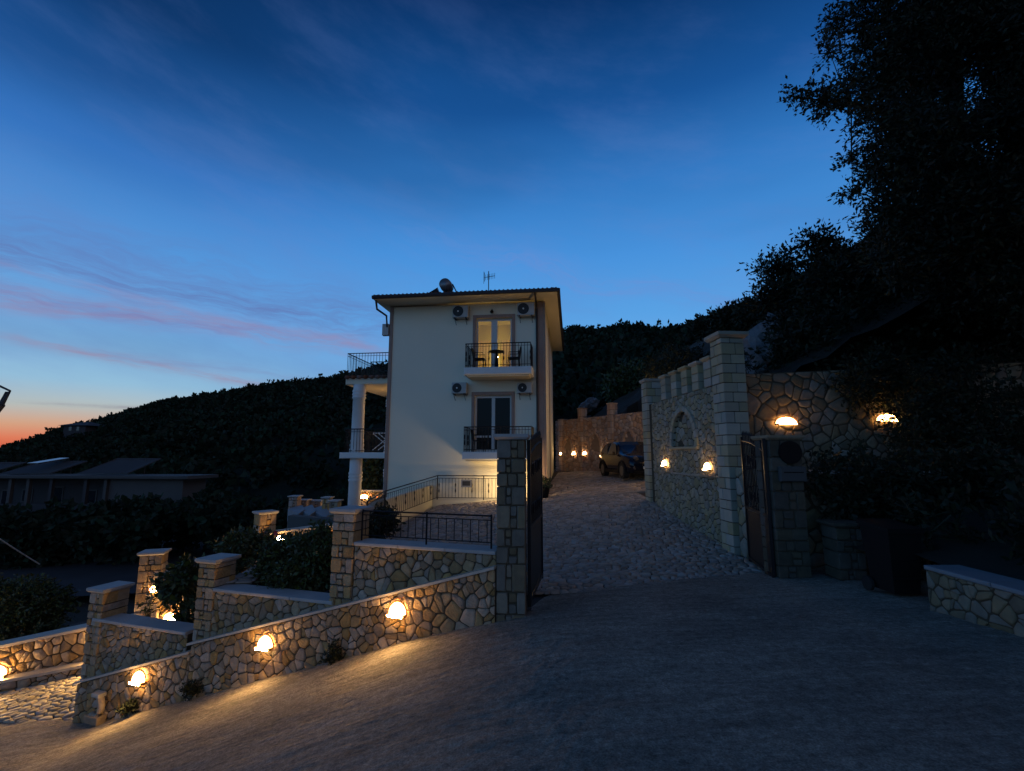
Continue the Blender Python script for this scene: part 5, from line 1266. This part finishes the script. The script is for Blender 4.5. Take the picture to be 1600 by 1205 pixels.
# bank shrubs beyond the road
rg = random.Random(4); bb = []
for i in range(150):
    x_ = rg.uniform(-150, 620); yy = lerp_pts([(-150, 830), (150, 815), (300, 805), (620, 790)], x_) + rg.uniform(-8, 40); D_ = rg.uniform(33, 42)
    p = P(x_, yy, D_); bb.append((p, (1.3, 1.3, 1.0 * rg.uniform(.6, 1.3))))
foliage('bank_undergrowth', 'hill', bb, 9000, .45, None, 73, elong=1.5, twig=.5, per=5, kind='stuff')
FH = Fr((-47, 44), (-28.6, 42.5))
t = thing('flat_roof_house', 'long low dark house with flat roof, pergola posts and roof panels at the left', 'house', FH.W(9, -6, -4))
a0_, zt2 = FH.px(-60, 747); a1_, _ = FH.px(287, 747)
FHa = FH.px(170, 747)[0]
zb2 = -7.0
MB().fbox(FH.W, a0_, FHa, zb2, zt2, -2.8, -1.6).make('wall', 'house_far2', t)
MB().fbox(FH.W, FHa, a1_, zb2, zt2, -2.8, 0).make('wall', 'house_far', t)
MB().fbox(FH.W, a0_ - .5, a1_ + .9, zt2, zt2 + .28, -3.2, .7, .05).make('roof', 'house_far', t)
for x0, x1, y0, y1 in ((36, 50, 764, 785), (82, 97, 760, 790), (135, 150, 765, 788), (4, 18, 765, 790)):
    a, zz1 = FH.px(x0, y0, -1.6); b, zz0 = FH.px(x1, y1, -1.6)
    wd = MB().fbox(FH.W, a, b, zz0, zz1, -1.59, -1.54).make('window', 'house_far', t); MB().fbox(FH.W, a + .12, b - .12, zz0 + .12, zz1 - .12, -1.535, -1.53).make('pane', 'carglass', wd)
for x_ in (14, 42, 78, 132, 163):
    a = FH.px(x_, 760, .2)[0]; MB().fbox(FH.W, a, a + .28, zb2, zt2 - .02, .0, .28).make('pergola_post', 'house_far2' if x_ in (78, 132) else 'house_far', t)
MB().fbox(FH.W, a0_, a1_ - 2, zb2, FH.px(60, 788, .6)[1], .4, .7).make('parapet', 'house_far2', t)
for x0, x1, y0, y1 in ((-20, 45, 722, 742), (45, 140, 720, 742), (160, 255, 716, 742)):
    a, z0_ = FH.px(x0, y1, -3); b, z1_ = FH.px(x1, y0, -3)
    pn = MB(); pn.prism([FH.W(a, z0_ + .3, -2), FH.W(b - 1, z0_ + .3, -.4), FH.W(b, z1_, -2.8), FH.W(a + 1.5, z1_, -2.8)], [FH.W(a, z0_ + .2, -.4), FH.W(b - 1, z0_ + .2, -.4), FH.W(b, z1_ - .1, -2.8), FH.W(a + 1.5, z1_ - .1, -2.8)])
    po = pn.make('roof_panel', 'house_far2', t)
    for q in (.1, .5, .9): MB().tube([FH.W(a + 1 + (b - a - 2) * q, zt2 + .28, -2.6), FH.W(a + 1 + (b - a - 2) * q, z1_ - .1, -2.6)], .05, 5).make('strut', 'house_far', po)
p = P(58, 720, 44)
MB().prism([p + Vector((-.9, 0, -.2)), p + Vector((.1, 0, -.2)), p + Vector((.7, 2.4, .25)), p + Vector((-.2, 2.4, .25))], [p + Vector((-.9, 0, -.3)), p + Vector((.1, 0, -.3)), p + Vector((.7, 2.4, .15)), p + Vector((-.2, 2.4, .15))]).make('skylight', 'panel', t)
# house on the skyline
RH = Fr((P(96, 668, 150).x, 150), (P(136, 668, 150).x, 150))
t = thing('ridge_house', 'small dark house with hipped roof on the skyline ridge', 'house', RH.W(4, RH.px(115, 672)[1] - 2, -3))
a, z0_ = RH.px(99, 672); b, z1_ = RH.px(134, 665)
MB().fbox(RH.W, a, b, z0_ - 3, z1_, -8, 0).make('wall', 'house_far2', t)
mb = MB(); mb.add([RH.W(a - 1.2, z1_, 1), RH.W(b + 1.2, z1_, 1), RH.W(b + 1.2, z1_, -9), RH.W(a - 1.2, z1_, -9), RH.W(a + 3, z1_ + 1.4, -4), RH.W(b - 2.2, z1_ + 1.4, -4)], [(0, 1, 5, 4), (1, 2, 5), (2, 3, 4, 5), (3, 0, 4), (3, 2, 1, 0)]); mb.make('roof', 'house_far2', t)
for q in (.25, .6): MB().fbox(RH.W, a + (b - a) * q, a + (b - a) * (q + .12), z0_ - .2, z1_ - .4, .0, .05).make('window', 'carglass', t)
# white lumps standing in for the lights on the hill
for i, (x_, y_, w_) in enumerate(((470, 619, 3), (483, 622, 5), (491, 619, 4), (502, 621, 6), (508, 624, 4))):
    p = P(x_, y_, 150); k = w_ * .2
    mb = MB(); mb.lathe(tuple(p), [(k * .7, -k * .5), (k, 0), (k * .6, k * .35), (k * .1, k * .4)], 7)
    tag(mb.make('hill_rock', 'white'), ['pale rock on the hill crest, farthest left of the cluster', 'pale rock in the hill cluster, second from its left', 'pale rock at the top middle of the hill cluster', 'largest pale rock of the hill cluster', 'pale rock on the hill cluster nearest the villa'][i], 'rock', 'pale rocks near the hill crest')
# overhead wire at the left
w0, w1_ = P(-60, 800, 14), P(62, 882, 17)
mb = MB(); mb.tube([w0.lerp(w1_, q / 8) - Vector((0, 0, .04 * math.sin(PI * q / 8))) for q in range(9)], .02, 5)
tag(mb.make('guy_wire', 'acw'), 'thin pale wire slanting down at the left picture edge', 'wire')
# end of a furled awning at the left edge
mb = MB(); a, b, c = P(-40, 585, 7), P(16, 611, 7), P(-30, 660, 7)
mb.tube([a, b], [.02, .014], 6); mb.tube([P(3, 632, 7), P(-45, 690, 7)], [.045, .05], 6); mb.tube([b, P(3, 632, 7)], [.012, .03], 6)
mb.add([P(8, 612, 7), P(14, 612, 7.02), P(4, 636, 7.02), P(-8, 640, 7)], [(0, 1, 2, 3)])
tag(mb.make('lamp_bracket', 'house_far'), 'tip of a folded pale metal bracket at the left picture edge', 'bracket')

# ------------------------------------------------------------------ right hillside, cliff, trees
def h_right(X, Y):
    b = 1.15 + .62 * max(0, X - 5.2) + (.25 * (Y - 12) * .2 if Y > 12 else 0)
    return b + .5 * noise.noise(Vector((X * .35, Y * .35, 4))) + .25 * noise.noise(Vector((X * 1.1, Y * 1.1, 8)))
grid_mesh('right_slope', 'soil', lsp(4.95, 45, 70), lambda X: [10.95 - .088 * min(X - 4.9, 10) + 34 * (i / 49) ** 1.3 for i in range(50)], lambda X, Y: -3.0 if Y > 15.0 and X < 7.7 and (Vector((X, Y, 0)) - BW.o).dot(BW.n) > -1.1 else h_right(X, Y))
def cliff(cx_px, cy_px, D_, wpx, hpx, seed, label):
    p = P(cx_px, cy_px, D_); k = D_ / 725; t = thing('rock_outcrop', label, 'rock', p + Vector((0, 0, -hpx * k / 2)), 0, 'rock outcrops above the walls')
    mb = MB(); n, m_ = 22, 16; rg = random.Random(seed)
    for i in range(m_ + 1):
        ph = PI * i / m_
        for j in range(n):
            th = 2 * PI * j / n; d = Vector((math.sin(ph) * math.cos(th), math.sin(ph) * math.sin(th), math.cos(ph)))
            r = 1 + .35 * noise.noise(d * 1.6 + Vector((seed, 0, 0))) + .22 * noise.noise(d * 4 + Vector((seed, 3, 0))) + .10 * noise.noise(d * 9 + Vector((seed, 5, 0)))
            mb.v.append((p.x + d.x * r * wpx * k / 2 + d.z * .25 * wpx * k, p.y + d.y * r * wpx * k / 2, p.z + d.z * r * hpx * k / 2))
    mb.f = [(i * n + j, i * n + (j + 1) % n, (i + 1) * n + (j + 1) % n, (i + 1) * n + j) for i in range(m_) for j in range(n)]
    mb.make('rock_face', 'rock', t)
cliff(1196, 548, 13.5, 75, 100, 1, 'bluish bare rock face rising right behind the tallest block pillar')
cliff(1232, 520, 15, 70, 90, 2, 'higher rock face under the overhanging shrubs')
cliff(920, 633, 33, 26, 22, 4, 'small pale rock scar above the courtyard wall')
# shrubs above
plant('slope_shrub', 'airy shrub silhouetted against the sky above the rock face', 'shrub', P(1235, 520, 15), [bl(1208, 428, 15, (14, 16)), bl(1230, 412, 15, (20, 18)), bl(1192, 418, 14.6, (10, 5)), bl(1195, 470, 14.6, (14, 20)), bl(1215, 465, 15, (22, 30)), bl(1255, 440, 15, (24, 26)), bl(1240, 480, 15, (30, 26))], 900, .13, 'leaf_dark', 81, 6, .035, twig=.5, per=8, shell=.3)
plant('slope_shrub', 'spindly shrub between airy shrub and the big tree', 'shrub', P(1290, 480, 13.5), [bl(1278, 385, 13.5, (22, 14)), bl(1300, 400, 13.5, (22, 20)), bl(1320, 430, 13.5, (34, 30))], 500, .14, 'leaf_dark', 82, 4, .03, twig=.5, per=8, shell=.3)
plant('slope_shrub', 'low shrub on the skyline above the battlements', 'shrub', P(1150, 520, 28), [bl(1150, 498, 28, (24, 14)), bl(1125, 503, 30, (12, 10)), bl(1180, 495, 26, (22, 18)), bl(1098, 512, 32, (7, 10))], 700, .28, 'leaf_dark', 83, 4, .04, twig=.7, per=8, shell=.3)
plant('slope_shrub', 'pale green rounded bush on the slope above the courtyard wall', 'shrub', P(985, 640, 36), [bl(985, 600, 36, (26, 30)), bl(965, 610, 36, (20, 20)), bl(1000, 585, 38, (18, 16))], 900, .30, 'leaf', 84, 4, .05, twig=.6, per=8, shell=.4)
# big overhanging tree
rg = random.Random(9); bl1 = []
edge = [(1345, 20, 26), (1350, 75, 24), (1325, 150, 26), (1292, 150, 14), (1372, 190, 30), (1365, 120, 40), (1392, 255, 34), (1398, 320, 36), (1372, 290, 16), (1372, 372, 22), (1395, 400, 34), (1370, 30, 34)]
for (x_, y_, r) in edge: bl1.append(bl(x_, y_, rg.uniform(9, 10.5), r))
for i in range(95):
    x_ = rg.uniform(1420, 1800); y_ = rg.uniform(-160, 470)
    if (1488 < x_ < 1530 and 130 < y_ < 180) or (1530 < x_ < 1560 and y_ < 60): continue
    bl1.append(bl(x_, y_, rg.uniform(8.5, 12.5), rg.uniform(38, 75)))
tb = P(1560, 640, 11)
bl2 = []
for i in range(210):
    q_ = Vector((rg.uniform(3.6, 14), rg.uniform(-9, 8), rg.uniform(4.2, 9)))
    if q_.x < 1.25 * q_.y + 2.8: continue
    bl2.append((q_, rg.uniform(.8, 1.3)))
t = thing('big_tree', 'huge dark tree overhanging the right side of the picture', 'tree', tb)
mb = MB(); base = Vector((10.6, 11.2, h_right(10.6, 11.2) - .3)); top = P(1500, 60, 11)
mb.tube([base, base.lerp(top, .35) + Vector((.3, 0, 0)), base.lerp(top, .7), top], [.34, .27, .18, .06], 10)
for (x_, y_) in ((1300, 150), (1340, 60), (1340, 300), (1360, 400), (1250, 152), (1600, 100), (1450, 20), (1560, 300), (1470, 150)):
    s_ = base.lerp(top, rg.uniform(.3, .75)); e_ = P(x_, y_, 10); md = s_.lerp(e_, .5) + Vector((0, 0, .4)); mb.tube([s_, md, e_], [.10, .06, .012], 6)
mb.make('trunk', 'bark', t, smooth=True)
foliage('crown', 'leaf_dark', bl1, 36000, .115, t, 91, elong=2.6, twig=.45, per=10, shell=.25)
foliage('crown', 'leaf_dark', bl2, 11000, .22, t, 97, elong=2.2, twig=.45, per=8, shell=.25)
# branch spray reaching left
plant('tree_branch', 'leafy branch of the big tree reaching furthest left into the sky', 'branch', P(1330, 165, 9.6), [bl(1240, 150, 9.6, (12, 4)), bl(1262, 150, 9.6, (14, 8)), bl(1288, 165, 9.6, (14, 12)), bl(1295, 80, 9.6, (8, 12)), bl(1306, 35, 9.6, (8, 20)), bl(1330, 248, 9.6, (14, 5)), bl(1332, 300, 9.6, (14, 5))], 200, .10, 'leaf_dark', 92, 7, .014, twig=.35, per=9, shell=.2)
# dark mass of growth on the slope and shrubs hanging over the retaining wall
bb = []
for i in range(120):
    x_ = rg.uniform(1285, 1800); y_ = rg.uniform(425, 600); bb.append(bl(x_, y_, rg.uniform(11.5, 14.5), rg.uniform(30, 60)))
bb += [bl(rg.uniform(1225, 1420), rg.uniform(500, 585), rg.uniform(11.2, 13), rg.uniform(14, 30)) for i in range(80)]
bb += [bl(rg.uniform(1165, 1240), rg.uniform(560, 592), rg.uniform(11.6, 12.5), rg.uniform(7, 14)) for i in range(10)]
bb += [bl(rg.uniform(1020, 1120), rg.uniform(560, 612), rg.uniform(17, 24), rg.uniform(10, 22)) for i in range(40)]
foliage('slope_undergrowth', 'leaf_dark', bb, 17000, .14, None, 93, elong=2.2, twig=.45, per=9, shell=.2, kind='stuff')
bb = [bl(rg.uniform(1330, 1620), rg.uniform(560, 640), rg.uniform(9.9, 10.6), rg.uniform(12, 30)) for i in range(34)] + [bl(rg.uniform(1420, 1620), rg.uniform(620, 740), rg.uniform(9.0, 10.0), rg.uniform(16, 34)) for i in range(34)]
foliage('hanging_creeper', 'leaf_dark', bb, 2600, .09, None, 94, elong=2.0, twig=.3, per=8, shell=.2, kind='stuff')
tag(bpy.data.objects['hanging_creeper'], 'leafy creeper hanging over the retaining wall around the second amber lamp', 'creeper')
bb = [bl(rg.uniform(1280, 1700), rg.uniform(735, 800), rg.uniform(8.2, 8.8), rg.uniform(20, 40)) for i in range(30)]
foliage('planter_undergrowth', 'leaf_dark', bb, 2200, .10, None, 95, twig=.25, per=8, shell=.2, kind='stuff')
bb = [(Vector((rg.uniform(5.9, 12), rg.uniform(2.0, 7.6), 0)), rg.uniform(.35, .7)) for i in range(60)]
bb = [(Vector((c.x, c.y, zk + .22 * (c.x - 5.3) + .25)), r) for c, r in bb]
foliage('verge_undergrowth', 'leaf_dark', bb, 4200, .12, None, 96, twig=.3, per=8, shell=.2, kind='stuff')
